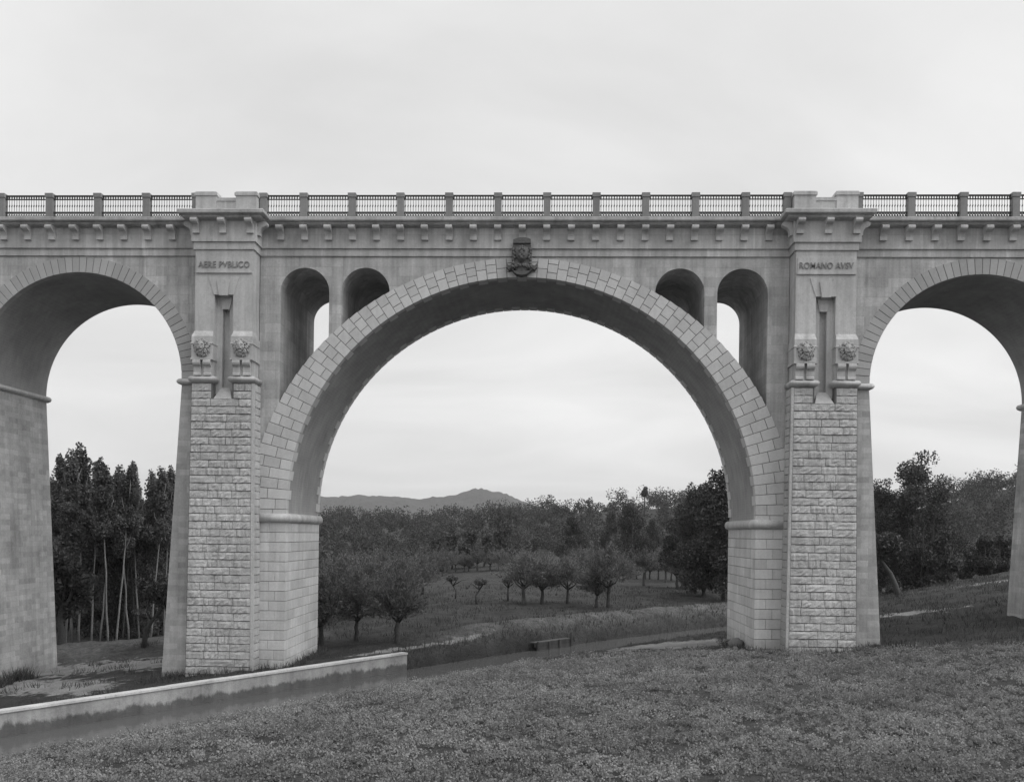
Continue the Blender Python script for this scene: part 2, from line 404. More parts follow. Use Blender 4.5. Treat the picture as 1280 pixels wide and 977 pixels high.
field = np.maximum(field, 0) * (1 - np.clip(bare, 0, 1) * (py > 1))
lit_grass = np.exp(-((ss + 10.7) / 1.6) ** 2) * sstep(3, 10, tt) * sstep(55, 44, tt)            # grass painted lighter for the lit top of the stream bank
lit_grass = np.maximum(lit_grass, np.exp(-((py - 12 - 0.2 * (px + 24)) / 3.4) ** 2) * sstep(-12, -17, px))  # lit mound before the poplars, lightened in the same mask
for nm, arr in (('bare', bare), ('field', field), ('lit_grass', lit_grass)):
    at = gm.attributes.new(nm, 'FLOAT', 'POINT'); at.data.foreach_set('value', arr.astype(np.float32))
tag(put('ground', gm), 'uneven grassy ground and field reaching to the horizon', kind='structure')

# water of the canal and stream
wv, wf = [], []
for k, t in enumerate(np.arange(-60, 75, 1.5)):
    c = min(max(t, 0), 60); off = 0.0027 * c * c + (max(t - 60, 0) * 0.32)
    for n_ in (-9.4, -2.4):
        n2 = n_ + off
        wv.append((0.568 * t + 0.823 * n2, 0.823 * t - 0.568 * n2, -2.22))
    if k: a = 2 * k; wf.append((a - 2, a - 1, a + 1, a))
mb = MB(); mb.add(wv, wf); tag(mb.build('water', 'water'), 'dull still water of the canal and stream', kind='structure')

# distant hill behind the valley
hx = np.linspace(-2600, 1500, 420) ; hy = np.linspace(2500, 4200, 34)
HX, HY = np.meshgrid(hx, hy)
prof = np.interp(hx - 22, [-2600, -1700, -986, -788, -684, -615, -522, -435, -338, -291, -243, -179, -123, -62, 2, 90, 260, 700, 1500],
                 [60, 90, 108, 122, 131, 136, 130, 126, 136, 149, 155, 148, 130, 111, 90, 66, 40, 25, 10])
prof = prof + 1.5 * np.sin(hx * 0.021) + 1.6 * np.sin(hx * 0.047 + 1) + 1.2 * np.sin(hx * 0.11) * np.sin(hx * .031) + np.abs(rng.normal(0, 0.9, len(hx)))
env = np.exp(-((HY - 3000) / 420) ** 2)
HZ = prof[None, :] * env * (1 + 0.03 * np.sin(HX * 0.012 + HY * 0.01)) + np.abs(rng.normal(0, 2.0, HX.shape)) - 4
V = np.stack([HX, HY, HZ], -1).reshape(-1, 3); n2 = len(hx)
i = np.arange(len(hy) - 1)[:, None] * n2 + np.arange(n2 - 1)[None, :]
F = np.stack([i, i + 1, i + n2 + 1, i + n2], -1).reshape(-1, 4)
hm = np_mesh('hill', V, F, 'hill'); hm.polygons.foreach_set('use_smooth', np.ones(len(F), bool))
tag(put('hill', hm), 'pale rounded hill far off on the horizon', kind='structure')

exec_parts = True
# ================================================================== THE BRIDGE
W = 6.60; CZ = 6.80; RI = 11.97; EZ, ER = 5.67, 14.10      # main arch: intrados / extrados circles
ZF = 19.82; ZF2 = 20.19; ZC = 21.24; ZCT = 21.62; HP = 2.4767 / 2
SCX, SCZ, SR = 23.03, 13.50, 5.50
END = 45.0
bridge = tag(empty('bridge', (0, 0, 0)), 'tall stone road bridge with one great arch, lion-headed piers and an iron railing', 'bridge')

# --- spandrel walls of the main bay
def arc_x(c, r, n): return [c - r * math.cos(math.pi * k / n) for k in range(n + 1)]
def ring_mid(x):
    r = 12.9
    return CZ + math.sqrt(max(r * r - x * x, 0.0))
sp = MB()
SA = [(11.17, 1.27, 17.97), (8.02, 1.245, 18.00)]
for sg in (-1, 1):
    xs = sorted(sg * x for x in (13.5, 13.2, 12.9, 12.7, 12.44)); sp.strip(xs, [ring_mid(x) for x in xs], ZF + 0.01, 0, W)
    xs = sorted(sg * x for x in (9.90, 9.265)); sp.strip(xs, [ring_mid(x) for x in xs], ZF + 0.01, 0, W)
    for c, r, z in SA:
        xs = arc_x(sg * c, r, 24); sp.strip(xs, [z + math.sqrt(max(r * r - (x - sg * c) ** 2, 0)) for x in xs], ZF + 0.01, 0, W)
xs = list(np.linspace(-6.775, 6.775, 41)); sp.strip(xs, [ring_mid(x) for x in xs], ZF + 0.01, 0, W)
sp.build('spandrel_wall', 'wall', bridge)

# --- side bays
for sg in (-1, 1):
    sw = MB()
    for c in (SCX, SCX + 13.5):
        xs = arc_x(sg * c, SR, 56); sw.strip(xs, [SCZ + math.sqrt(max(SR * SR - (x - sg * c) ** 2, 0)) for x in xs], ZF + 0.01, 0, W)
    for a, b in ((13.6, SCX - SR), (SCX + SR, SCX + 13.5 - SR), (SCX + 13.5 + SR, END)):
        sw.box(*sorted((sg * a, sg * b)), 0, W, 13.40, ZF + 0.01)
    tag(sw.build('side_spandrel', 'wall', bridge))
    # lining of the side vault, a little inside the wall's own underside
    for c in (SCX, SCX + 13.5):
        lv = MB(); n = 56
        for k in range(n + 1):
            a = math.pi * k / n
            for r_, y_ in ((SR - 0.012, 0.06), (SR - 0.012, W - 0.06)):
                lv.v.append((sg * c - r_ * math.cos(a), y_, SCZ + r_ * math.sin(a)))
            if k: q = 2 * k; lv.f.append((q - 2, q - 1, q + 1, q))
        lv.build('vault_lining', 'soffit', bridge, True)

# --- main vault
mv = MB(); n = 120
for k in range(n + 1):
    a = math.pi * k / n; ca, sa = math.cos(a), math.sin(a)
    b_ = sa * (CZ - EZ); ro = -b_ + math.sqrt(b_ * b_ - (CZ - EZ) ** 2 + ER * ER) - 0.03
    for r_, y_ in ((RI + 0.05, 0.02), (ro, 0.02), (ro, W - 0.02), (RI + 0.05, W - 0.02)):
        mv.v.append((-r_ * ca, y_, CZ + r_ * sa))
    if k:
        q = 4 * k
        for j in range(4): mv.f.append((q - 4 + j, q - 4 + (j + 1) % 4, q + (j + 1) % 4, q + j))
for sg in (-1, 1): mv.box(*sorted((sg * (RI + 0.052), sg * 13.45)), 0.021, W - 0.021, 6.45, CZ + 0.001)
ring = mv.build('arch_vault', 'soffit', bridge, False)
def r_out(a):
    b_ = math.sin(a) * (CZ - EZ); return -b_ + math.sqrt(b_ * b_ - (CZ - EZ) ** 2 + ER * ER)
def vstone(mb, a0, a1, r0, r1, y0, y1, cx, cz, ch=0.02):
    """wedge from angle a0 to a1 (from -x), radius r0..r1, front y0, with a chamfered front"""
    def P(a, r, y): return (cx - r * math.cos(a), y, cz + r * math.sin(a))
    da = ch / ((r0 + r1) / 2)
    f = [P(a0 + da, r0 + ch, y0), P(a1 - da, r0 + ch, y0), P(a1 - da, r1 - ch, y0), P(a0 + da, r1 - ch, y0)]
    m_ = [P(a0, r0, y0 + ch), P(a1, r0, y0 + ch), P(a1, r1, y0 + ch), P(a0, r1, y0 + ch)]
    b = [P(a0, r0, y1), P(a1, r0, y1), P(a1, r1, y1), P(a0, r1, y1)]
    fs = [(0, 1, 2, 3), (11, 10, 9, 8)]
    for j in range(4):
        k = (j + 1) % 4; fs += [(j, 4 + j, 4 + k, k), (4 + j, 8 + j, 8 + k, 4 + k)]
    mb.add(f + m_ + b, fs)
NC = 75; GAP = 0.026
back = MB()
for i_ in range(NC):
    a0 = math.pi * i_ / NC; a1 = math.pi * (i_ + 1) / NC; am = (a0 + a1) / 2; g = GAP / 2 / 12.6
    ro = r_out(am); th = ro - RI
    if i_ % 2 == 0: cuts = [0, 0.30 + random.uniform(-.03, .03), 0.74 + random.uniform(-.04, .04), 1]
    else: cuts = [0, 0.52 + random.uniform(-.04, .04), 1]
    depth = 0.36 if i_ % 2 == 0 else 0.72
    for j in range(len(cuts) - 1):
        r0 = RI + th * cuts[j] + (GAP / 2 if j else 0); r1 = RI + th * cuts[j + 1] - GAP / 2
        v = MB(); y0 = -0.035 + random.uniform(-.006, .006)
        vstone(v, a0 + g, a1 - g, r0, r1, y0, depth if j == 0 else 0.12, 0, CZ, 0.010)
        v.build('voussoir', 'vous', ring)
        if j == 0: vstone(back, a0 + g, a1 - g, r0, r1, W - (0.36 if i_ % 2 else 0.72), W + 0.03, 0, CZ, 0.0)
for sg in (-1, 1):          # springer course on the impost
    for x0, x1, dp in ((RI, 12.66, 0.36), (12.69, 13.4, 0.15)):
        v = MB(); v.box(*sorted((sg * x0, sg * x1)), -0.035, dp, 6.55, CZ - 0.013); v.build('voussoir', 'vous', ring)
jm = MB()                    # dark mortar bed behind the ring stones
for k in range(n + 1):
    a = math.pi * k / n
    for r_ in (RI + 0.03, r_out(a) - 0.015): jm.v.append((-r_ * math.cos(a), -0.008, CZ + r_ * math.sin(a)))
    for r_ in (RI + 0.03, r_out(a) - 0.015): jm.v.append((-r_ * math.cos(a), 0.015, CZ + r_ * math.sin(a)))
    if k:
        q = 4 * k
        for i0_, i1_ in ((0, 1), (1, 3), (3, 2), (2, 0)): jm.f.append((q - 4 + i0_, q - 4 + i1_, q + i1_, q + i0_))
jm.build('mortar_bed', 'core', ring)
tag(back.build('far_voussoir', 'vous', ring), kind='stuff')
# side arch voussoirs: one stone deep
SVN = 50
for sg in (-1, 1):
    root = MB(); root.box(sg * SCX - 0.2, sg * SCX + 0.2, 0.1, W - 0.1, SCZ + SR + 0.1, SCZ + SR + 0.5)
    root = root.build('side_arch_ring', 'core', bridge)
    jm = MB()
    for k in range(SVN + 1):
        a = math.pi * k / SVN
        for y_ in (-0.005, 0.02):
            for r_ in (SR + 0.01, SR + 0.77): jm.v.append((sg * SCX - r_ * math.cos(a), y_, SCZ + r_ * math.sin(a)))
        if k:
            q = 4 * k
            for i0_, i1_ in ((0, 1), (1, 3), (3, 2), (2, 0)): jm.f.append((q - 4 + i0_, q - 4 + i1_, q + i1_, q + i0_))
    jm.build('mortar_bed', 'core', root)
    for i_ in range(SVN):
        a0 = math.pi * i_ / SVN; a1 = math.pi * (i_ + 1) / SVN
        g = 0.012 / SR
        v = MB(); vstone(v, a0 + g, a1 - g, SR - 0.02, SR + 0.78, -0.022 + random.uniform(-.004, .004), 0.35, sg * SCX, SCZ, 0.010)
        v.build('voussoir', 'svous', root)

# --- fascias, cornice and deck
fa = MB()
fa.box(-END, END, -0.08, W + 0.08, ZF, ZF2); fa.box(-END, END, -0.17, W + 0.17, ZF2 + 0.0, ZC + 0.1)
fascia = fa.build('fascia', 'fascia', bridge)
PIERS = (-15.0, 15.0)
prof = [(-0.10, ZC - 0.03), (-0.46, ZC + 0.05), (-0.52, ZC + 0.10), (-0.52, ZC + 0.145), (-0.66, ZC + 0.18), (-0.70, ZC + 0.22), (-0.70, ZCT - 0.03), (-0.66, ZCT), (0.5, ZCT + 0.03), (0.5, ZC)]
cor = MB()
for x0, x1 in ((-END, END),):
    cor.prism_x(prof, x0, x1); cor.prism_x([(W - y, z) for y, z in prof], x0, x1)
cor.box(-END, END, 0.4, W - 0.4, ZC + 0.12, ZCT + 0.01)
cornice = cor.build('cornice', 'cornice', bridge)
# brackets under the cornice
bp = [(-0.15, ZC + 0.02), (-0.60, ZC + 0.02), (-0.66, ZC - 0.03), (-0.67, ZC - 0.12), (-0.63, ZC - 0.19), (-0.54, ZC - 0.24), (-0.42, ZC - 0.29), (-0.35, ZC - 0.38), (-0.31, ZC - 0.49), (-0.31, ZC - 0.66), (-0.15, ZC - 0.67)]
bk = MB(); bk.prism_x(bp, -0.17, 0.17); bkm = bk.mesh('bracket', 'trim')
for k in range(-10, 11): put('bracket', bkm, cornice, (k * HP, 0, 0))
for sg in (-1, 1):
    for k in range(9): put('bracket', bkm, cornice, (sg * (18.03 + 1.268 * k), 0, 0))

# --- railing: cement posts and cast-iron panels
def post_mesh():
    p = MB(); h = 22.87
    p.box(-0.17, 0.17, -0.17, 0.17, ZCT, 22.66); p.box(-0.205, 0.205, -0.205, 0.205, 22.66, h); p.box(-0.195, 0.195, -0.195, 0.195, ZCT + .001, ZCT + 0.10)
    return p.mesh('railing_post', 'post')
pm = post_mesh()
def panel_meshes(wd):
    f = MB(); x0, x1 = -wd / 2, wd / 2
    f.box(x0, x1, -0.045, 0.045, 22.745, 22.81); f.box(x0, x1, -0.025, 0.025, 22.575, 22.62)
    f.box(x0, x1, -0.03, 0.03, 21.905, 21.965); f.box(x0, x1, -0.03, 0.03, 21.67, 21.71)
    b = MB(); n = max(6, int(round(wd / 0.132)))
    for k in range(n):
        x = x0 + (k + 0.5) * wd / n
        b.tube([(x, 0, 21.94), (x, 0, 22.60)], [0.013, 0.013], 5)
        b.tube([(x - 0.018, 0, 22.205), (x, 0, 22.265), (x + 0.018, 0, 22.325)], [0.014, 0.036, 0.014], 5)
        b.box(x - 0.025, x + 0.025, -0.02, 0.02, 22.61, 22.75)
        xa, xb = x - wd / n / 2, x + wd / n / 2
        b.tube([(xa, 0.0, 21.70), (xb, 0.0, 21.92)], [0.025] * 2, 4); b.tube([(xb, 0.012, 21.70), (xa, 0.012, 21.92)], [0.025] * 2, 4)
    return f.mesh('railing_panel', 'iron'), b.mesh('balusters', 'iron')
RY = -0.40
def rail(xs):
    mm = {}
    for k, x in enumerate(xs):
        put('railing_post', pm, bridge, (x, RY, 0))
        if k:
            x0, x1 = xs[k - 1] + 0.17, x - 0.17; wd = round(x1 - x0, 3)
            if wd not in mm: mm[wd] = panel_meshes(wd)
            a = put('railing_panel', mm[wd][0], bridge, ((x0 + x1) / 2, RY, 0)); tag(put('balusters', mm[wd][1], a), kind='stuff')
rail([-13.22] + [(k + 0.5) * 2.4767 for k in range(-5, 5)] + [13.22])
for sg in (-1, 1): rail(sorted([sg * (16.72)] + [sg * (19.30 + 2.536 * k) for k in range(7)]))

# --- crest at the crown of the great arch
cr = MB()
cr.box(-0.34, 0.34, -0.40, 0.05, 19.0, 20.42)
cr.prism_y([(-0.46, 18.98), (0.46, 18.98), (0.50, 19.5), (0.50, 20.10), (0.42, 20.32), (-0.42, 20.32), (-0.50, 20.10), (-0.50, 19.5)], -0.50, -0.30)
for k in range(-8, 8):      # rounded cap
    x = (k + 0.5) * 0.055; cr.box(x - 0.028, x + 0.028, -0.60, 0.0, 20.33, 20.50 + 0.13 * math.cos(k / 8 * 1.45))
crest = cr.build('crest', 'crest', bridge)
rel = MB(); rr = random.Random(3)
rel.prism_y([(-0.30, 19.65), (0, 19.35), (0.30, 19.65), (0.30, 20.12), (-0.30, 20.12)], -0.60, -0.48)
for k in range(11):
    a = k / 10 * math.pi; rel.ball((-0.36 * math.cos(a), -0.53, 19.62 + 0.55 * math.sin(a)), (0.07, 0.07, 0.08), 7, 5, 0.2, rr)
for x, z, r_ in ((0, 19.85, .11), (-.12, 19.98, .07), (.12, 19.98, .07), (0, 19.62, .09), (.08, 19.72, .06), (-.1, 19.72, .07), (0, 20.05, .06)):
    rel.ball((x, -0.60, z), (r_, 0.07, r_ * 1.2), 8, 6, 0.25, rr)
for sx in (-1, 1):
    for k in range(6): rel.ball((sx * (0.10 + 0.07 * k), -0.53, 19.22 - 0.02 * k + .04 * (k % 2)), (0.09, 0.10, 0.09), 7, 5, 0.3, rr)
    for k in range(5): rel.ball((sx * .44, -0.50, 19.35 + .17 * k), (0.08, 0.08, 0.10), 7, 5, 0.3, rr)
rel.build('shield_relief', 'crest', crest, True)
rb = MB()
rp = [(-0.78, 19.30), (-0.66, 19.16), (-0.52, 19.20), (-0.40, 19.02), (-0.24, 18.90), (0, 18.86), (0.24, 18.90), (0.40, 19.02), (0.52, 19.20), (0.66, 19.16), (0.78, 19.30)]
for (xa, za), (xb_, zb) in zip(rp, rp[1:]):
    yf = -.50 if abs(xa + xb_) / 2 < .45 else -.40
    rb.hexa([(xa, yf, za - .10), (xb_, yf, zb - .10), (xb_, yf, zb + .10), (xa, yf, za + .10), (xa, -.02, za - .10), (xb_, -.02, zb - .10), (xb_, -.02, zb + .10), (xa, -.02, za + .10)])
rb.build('ribbon', 'crest', crest)

# --- impost blocks carrying the great arch
BH = 0.5055; ZB0 = 6.11
def chblock(w_, d_, h_, ch=0.012):
    """block with origin at the middle of its front face, front = -y"""
    m_ = MB(); a, b = w_ / 2, h_ / 2
    vs = [(-a + ch, 0, -b + ch), (a - ch, 0, -b + ch), (a - ch, 0, b - ch), (-a + ch, 0, b - ch),
          (-a, ch, -b), (a, ch, -b), (a, ch, b), (-a, ch, b), (-a, d_, -b), (a, d_, -b), (a, d_, b), (-a, d_, b)]
    fs = [(0, 1, 2, 3), (11, 10, 9, 8)]
    for j in range(4):
        k = (j + 1) % 4; fs += [(j, 4 + j, 4 + k, k), (4 + j, 8 + j, 8 + k, 4 + k)]
    m_.add(vs, fs); return m_
cache = {}
def ashlar(parent, wd, ht, dp, loc, rz):
    key = (round(wd, 3), round(ht, 3), round(dp, 3))
    if key not in cache: cache[key] = chblock(*[key[0], key[2], key[1]]).mesh('ashlar_block', 'ashlar')
    put('ashlar_block', cache[key], parent, loc, (0, 0, rz))
for sg in (-1, 1):
    zb = -2.4 if sg < 0 else -1.0
    c = MB(); c.box(*sorted((sg * 13.52, sg * 12.02)), 0.05, W - 0.05, -4, 6.15); core = c.build('impost_block', 'core', bridge)
    rows = int((ZB0 - zb) / BH)
    for r_ in range(rows):
        zc_ = ZB0 - (r_ + 0.5) * BH; ht = BH - 0.022
        cut = 12.54 if r_ % 2 else 12.86
        xa, xb = 13.36, cut
        ashlar(core, xa - xb - 0.012, ht, 0.3, (sg * (xa + xb) / 2, 0.0 + random.uniform(-.004, .004), zc_), 0)
        ashlar(core, cut - 11.97 - 0.012, ht, 0.45 if r_ % 2 else 0.95, (sg * (cut + 11.97) / 2, 0.002, zc_), 0)
        y = 0.47 if r_ % 2 else 0.97
        ln = [1.25, 1.45, 1.35, 1.4, 1.3]
        k = 0
        while y < W - 0.3:
            l_ = min(ln[(k + r_) % 5], W - y); 
            if W - y - l_ < 0.4: l_ = W - y
            ashlar(core, round(l_ - 0.018, 2), ht, 0.2, (sg * (11.97 + random.uniform(0, .004)), y + l_ / 2, zc_), R(90) if sg < 0 else R(-90))
            y += l_; k += 1
    im = MB()
    a, b = sorted((sg * 13.3, sg * 11.97))
    im.wrap(a, b, 0.0, W + 0.1, [(-0.02, 6.09), (0.05, 6.12), (0.12, 6.16), (0.17, 6.24), (0.185, 6.34), (0.17, 6.45), (0.11, 6.54), (0.03, 6.58), (-0.1, 6.60)])
    im.build('impost_moulding', 'trim', core, True)

# --- the piers
rg = random.Random(21)
def rock_variant(seed):
    q = random.Random(seed); m_ = MB(); nx_, nz_ = 7, 3; vs = []
    bul = q.uniform(0.012, 0.036); sl_ = q.uniform(-.02, .02); hz_ = [q.uniform(-.022, .022) for _ in range(nx_ + 1)]
    for j in range(nz_ + 1):
        for i_ in range(nx_ + 1):
            u, v = i_ / nx_, j / nz_
            e_ = (0.35 if i_ in (0, nx_) else 1.0) * (1.0 if 0 < j < nz_ else (1.15 if j == 0 else 0.12))
            y = -(0.012 + e_ * (bul + hz_[i_] * .8 + q.uniform(-0.024, 0.024) + sl_ * (u - .5)))
            vs.append((u - 0.5, min(y, -0.004), v - 0.5 + (q.uniform(-.035, .035) if 0 < i_ < nx_ else 0)))
    fs = []
    w1 = nx_ + 1
    for j in range(nz_):
        for i_ in range(nx_):
            a = j * w1 + i_; fs.append((a, a + 1, a + w1 + 1, a + w1))
    o = len(vs)
    loop = list(range(0, w1)) + [w1 * j + nx_ for j in range(1, nz_ + 1)] + [w1 * nz_ + i_ for i_ in range(nx_ - 1, -1, -1)] + [w1 * j for j in range(nz_ - 1, 0, -1)]
    for k in loop: vs.append((vs[k][0], 0.10, vs[k][2]))
    L_ = len(loop)
    for k in range(L_): fs.append((loop[k], loop[(k + 1) % L_], o + (k + 1) % L_, o + k))
    m_.add(vs, fs); return m_.mesh('rock_faced_stone', 'rock')
rocks = [rock_variant(100 + k) for k in range(30)]
quoins = []
for k in range(6):
    me = rock_variant(300 + k); me.name = 'quoin_stone'; quoins.append(me)

def lion_mesh():
    m_ = MB(); q = random.Random(5)
    m_.ball((0, -0.04, -0.01), (0.36, 0.16, 0.40), 16, 10)                   # mass of the mane
    for ringr, cnt, ln, y, w_ in ((0.33, 19, 0.20, -0.05, 0.055), (0.27, 17, 0.18, -0.14, 0.060), (0.235, 14, 0.13, -0.19, 0.050)):
        for k in range(cnt):
            a = 2 * math.pi * (k + 0.5 * (ringr < 0.3)) / cnt + q.uniform(-.13, .13); l2 = ln * q.uniform(.75, 1.25)
            curl = q.uniform(.25, .6) * (1 if math.cos(a) > 0 else -1) * (1 if q.random() < .8 else -1)
            def pp(aa, rr_, yy): return (math.cos(aa) * rr_, yy, math.sin(aa) * rr_ * 1.1 - .02)
            m_.tube([pp(a, ringr - .07, y), pp(a - curl * .2, ringr + l2 * .3, y - .07), pp(a - curl * .55, ringr + l2 * .7, y - .05), pp(a - curl, ringr + l2 * .85, y + .03)], [w_ * .8, w_, w_ * .75, w_ * .25], 6)
    n0 = len(m_.v)
    m_.ball((0, -0.27, 0.02), (0.20, 0.17, 0.25), 14, 10)                   # skull and brow
    m_.ball((0, -0.37, -0.07), (0.105, 0.13, 0.085), 12, 8)                  # muzzle
    m_.hexa([(-.045, -.49, -.02), (.045, -.49, -.02), (.035, -.42, .16), (-.035, -.42, .16), (-.07, -.25, -.02), (.07, -.25, -.02), (.06, -.25, .16), (-.06, -.25, .16)])
    m_.ball((0, -0.50, -0.035), (0.055, 0.035, 0.032), 8, 6)                 # nose
    m_.ball((0, -0.33, -0.215), (0.085, 0.10, 0.045), 10, 6)                 # jaw, mouth open above it
    for sx in (-1, 1):
        m_.ball((sx * .095, -.40, .115), (.085, .055, .030), 8, 6)           # brow
        m_.ball((sx * .085, -.40, .055), (.028, .022, .020), 8, 6)           # eye
        m_.ball((sx * .065, -.45, -.085), (.060, .06, .045), 8, 6)           # whisker pads
        m_.ball((sx * .145, -.32, -.03), (.06, .07, .08), 8, 6)              # cheeks
        m_.ball((sx * .19, -.27, .27), (.065, .05, .07), 8, 6)               # ears
    for k in range(n0, len(m_.v)):                                            # the face stands well out of the mane
        x_, y_, z_ = m_.v[k]; m_.v[k] = (x_ * 1.2, y_ * 1.12 - .04, z_ * 1.2)
    return m_.mesh('lion_head', 'lion', True)
LION = lion_mesh()

def text_mesh(s, width, height):
    cu = bpy.data.curves.new('inscription', 'FONT'); cu.body = s; cu.size = 1.0; cu.extrude = 0.03; cu.align_x = 'CENTER'; cu.space_character = 1.06
    cu.offset = 0.006; cu.bevel_depth = 0.0
    o = bpy.data.objects.new('tmp', cu); COL.objects.link(o)
    dg = bpy.context.evaluated_depsgraph_get(); me = bpy.data.meshes.new_from_object(o.evaluated_get(dg))
    bpy.data.objects.remove(o)
    xs = [v.co.x for v in me.vertices]; ys = [v.co.y for v in me.vertices]
    x0, x1, y0, y1 = min(xs), max(xs), min(ys), max(ys)
    for v in me.vertices:
        x, y, z = v.co
        v.co = (((x - x0) / (x1 - x0) - 0.5) * width, -z, ((y - y0) / (y1 - y0) - 0.5) * height)
    me.flip_normals() if False else None
    me.materials.clear(); me.materials.append(M['letter']); me.name = 'inscription'
    return me

PF = -1.05
def xb(z, side):           # battered edges of the rusticated shaft, distance from the pier axis
    t = (z + 1.5) / 14.65; return (1.72 - 0.12 * t)
for ax, words, zbase in ((-15.0, 'AERE PVBLICO', -2.5), (15.0, 'ROMANO AVSV', -0.8)):
    sg = 1 if ax > 0 else -1
    b = MB()
    # pier body (smooth, battered outer edge)
    o0, o1 = ax + sg * 3.50, ax + sg * 2.56
    i0 = sg * 13.55
    z0, z1 = -4.0, 13.40
    slope = (18.39 - 17.53) / (13.29 + 1.85)
    xo0 = sg * (17.53 + slope * (13.29 - z0)); xo1 = sg * 17.525
    b.hexa([(xo0, 0, z0), (i0, 0, z0), (i0, 0, z1), (xo1, 0, z1), (xo0, W, z0), (i0, W, z0), (i0, W, z1), (xo1, W, z1)])
    pier = tag(b.build('pier', 'pierwall', bridge), ('left' if sg < 0 else 'right') + ' lion pier carrying the words ' + words)
    # wing moulding where the side arch springs
    wm_ = MB(); a, c = sorted((sg * 16.3, sg * 17.52))
    wm_.wrap(a, c, 0.0, W + 0.05, [(0.0, 13.14), (0.05, 13.17), (0.15, 13.20), (0.21, 13.28), (0.21, 13.36), (0.15, 13.45), (0.05, 13.49), (-0.05, 13.52)])
    wm_.build('wing_moulding', 'trim', pier, True)
    # rusticated shaft core
    s_ = MB()
    zt = 13.10
    bl, br, tl, tr = ax - xb(zbase, -1), ax + xb(zbase, 1), ax - xb(zt, -1), ax + xb(zt, 1)
    s_.hexa([(bl, PF, zbase), (br, PF, zbase), (tr, PF, 12.30), (tl, PF, 12.30), (bl, 0.05, zbase), (br, 0.05, zbase), (tr, 0.05, 12.30), (tl, 0.05, 12.30)])
    NW = 0.50     # half width of the niche
    for s2 in (-1, 1): s_.box(*sorted((ax + s2 * xb(zt, 1), ax + s2 * NW)), PF, 0.05, 12.29, zt)
    s_.build('shaft', 'mortar', pier)
    # rock-faced stones, course by course
    RH = 0.386; z = 13.08; k = 0
    while z - RH > zbase + 0.05 and z > (-1.9 if sg < 0 else -0.1):
        zc_ = z - RH / 2; half = xb(zc_, 1) - 0.02; hin = xb(zc_, 1) - 0.125
        spans = [(-half, half)]
        if z > 12.40: spans = [(-half, -NW - 0.07), (NW + 0.07, half)]
        for a, c in spans:
            if sg < 0 and c == half: c = hin
            if sg > 0 and a == -half: a = -hin
            L_ = c - a
            nst = (rg.choice((3, 3, 4, 4, 4)) if L_ > 2 else rg.choice((1, 2)))
            cutp = [0] + sorted((j + rg.uniform(-.36, .36)) / nst for j in range(1, nst)) + [1]
            for j in range(nst):
                xa, xc = a + L_ * cutp[j], a + L_ * cutp[j + 1]
                hgt = RH - 0.040
                put('rock_faced_stone', rg.choice(rocks), pier, (ax + (xa + xc) / 2, PF, zc_ + rg.uniform(-.005, .005)), None,
                    (xc - xa - 0.024, rg.uniform(0.7, 1.4), hgt))
        put('quoin_stone', rg.choice(quoins), pier, (ax - sg * xb(zc_, 1), PF + 0.60, zc_), (0, 0, R(90) if sg < 0 else R(-90)), (0.82, 0.6, RH - 0.03))
        z -= RH; k += 1
    mg = MB(); e0, e1 = xb(zbase, 1), xb(13.08, 1)
    def mx_(e, d): return ax - sg * (e - d)
    mg.hexa([(mx_(e0, .115), PF - .035, zbase), (mx_(e0, -.02), PF - .035, zbase), (mx_(e1, -.02), PF - .035, 13.08), (mx_(e1, .115), PF - .035, 13.08),
             (mx_(e0, .115), PF + .14, zbase), (mx_(e0, -.02), PF + .14, zbase), (mx_(e1, -.02), PF + .14, 13.08), (mx_(e1, .115), PF + .14, 13.08)])
    mg.build('corner_margin', 'rock', pier)
    # sloping sill of the niche
    q = MB(); q.hexa([(ax - .46, PF - 0.03, 12.30), (ax + .46, PF - 0.03, 12.30), (ax + .24, PF + 0.42, 12.92), (ax - .24, PF + 0.42, 12.92),
                      (ax - .49, 0, 12.30), (ax + .49, 0, 12.30), (ax + .49, 0, 12.92), (ax - .49, 0, 12.92)])
    q.build('niche_sill', 'trim', pier)
    # upper shaft: two uprights, back of the niche, slit, head
    u = MB(); HW = 1.475
    for s2 in (-1, 1):
        u.box(*sorted((ax + s2 * HW, ax + s2 * 0.475)), PF, 0.02, 13.3, 17.57)
        u.box(*sorted((ax + s2 * 0.18, ax + s2 * 0.52)), PF + 0.38, PF + 0.75, 12.6, 17.6)     # niche back either side of the slit
    u.box(ax - 0.2, ax + 0.2, PF + 0.70, PF + 0.95, 12.6, 17.6)                                # back of the slit
    u.box(ax - 0.19, ax + 0.19, PF + 0.382, PF + 0.75, 16.92, 17.6)
    u.box(ax - HW, ax + HW, PF + 0.001, 0.02, 17.57, 19.9)
    up = u.build('upper_shaft', 'trim', pier)
    kx = MB(); kx.prism_y([(ax - .22, 17.50), (ax + .22, 17.50), (ax + .33, 18.27), (ax - .33, 18.27)], PF - 0.11, PF + 0.3)
    kx.build('keystone', 'trim', pier)
    for s2 in (-1, 1):
        kx = MB(); kx.prism_y([(ax + s2 * .235, 17.555), (ax + s2 * .50, 17.555), (ax + s2 * .78, 18.45), (ax + s2 * .35, 18.45)], PF - 0.035, PF + 0.2)
        kx.build('lintel_stone', 'trim', pier)
    kx = MB(); kx.prism_y([(ax - .18, 16.90), (ax + .18, 16.90), (ax + .34, 17.56), (ax - .34, 17.56)], PF + 0.30, PF + 0.5)
    kx.build('slit_lintel', 'trim', pier)
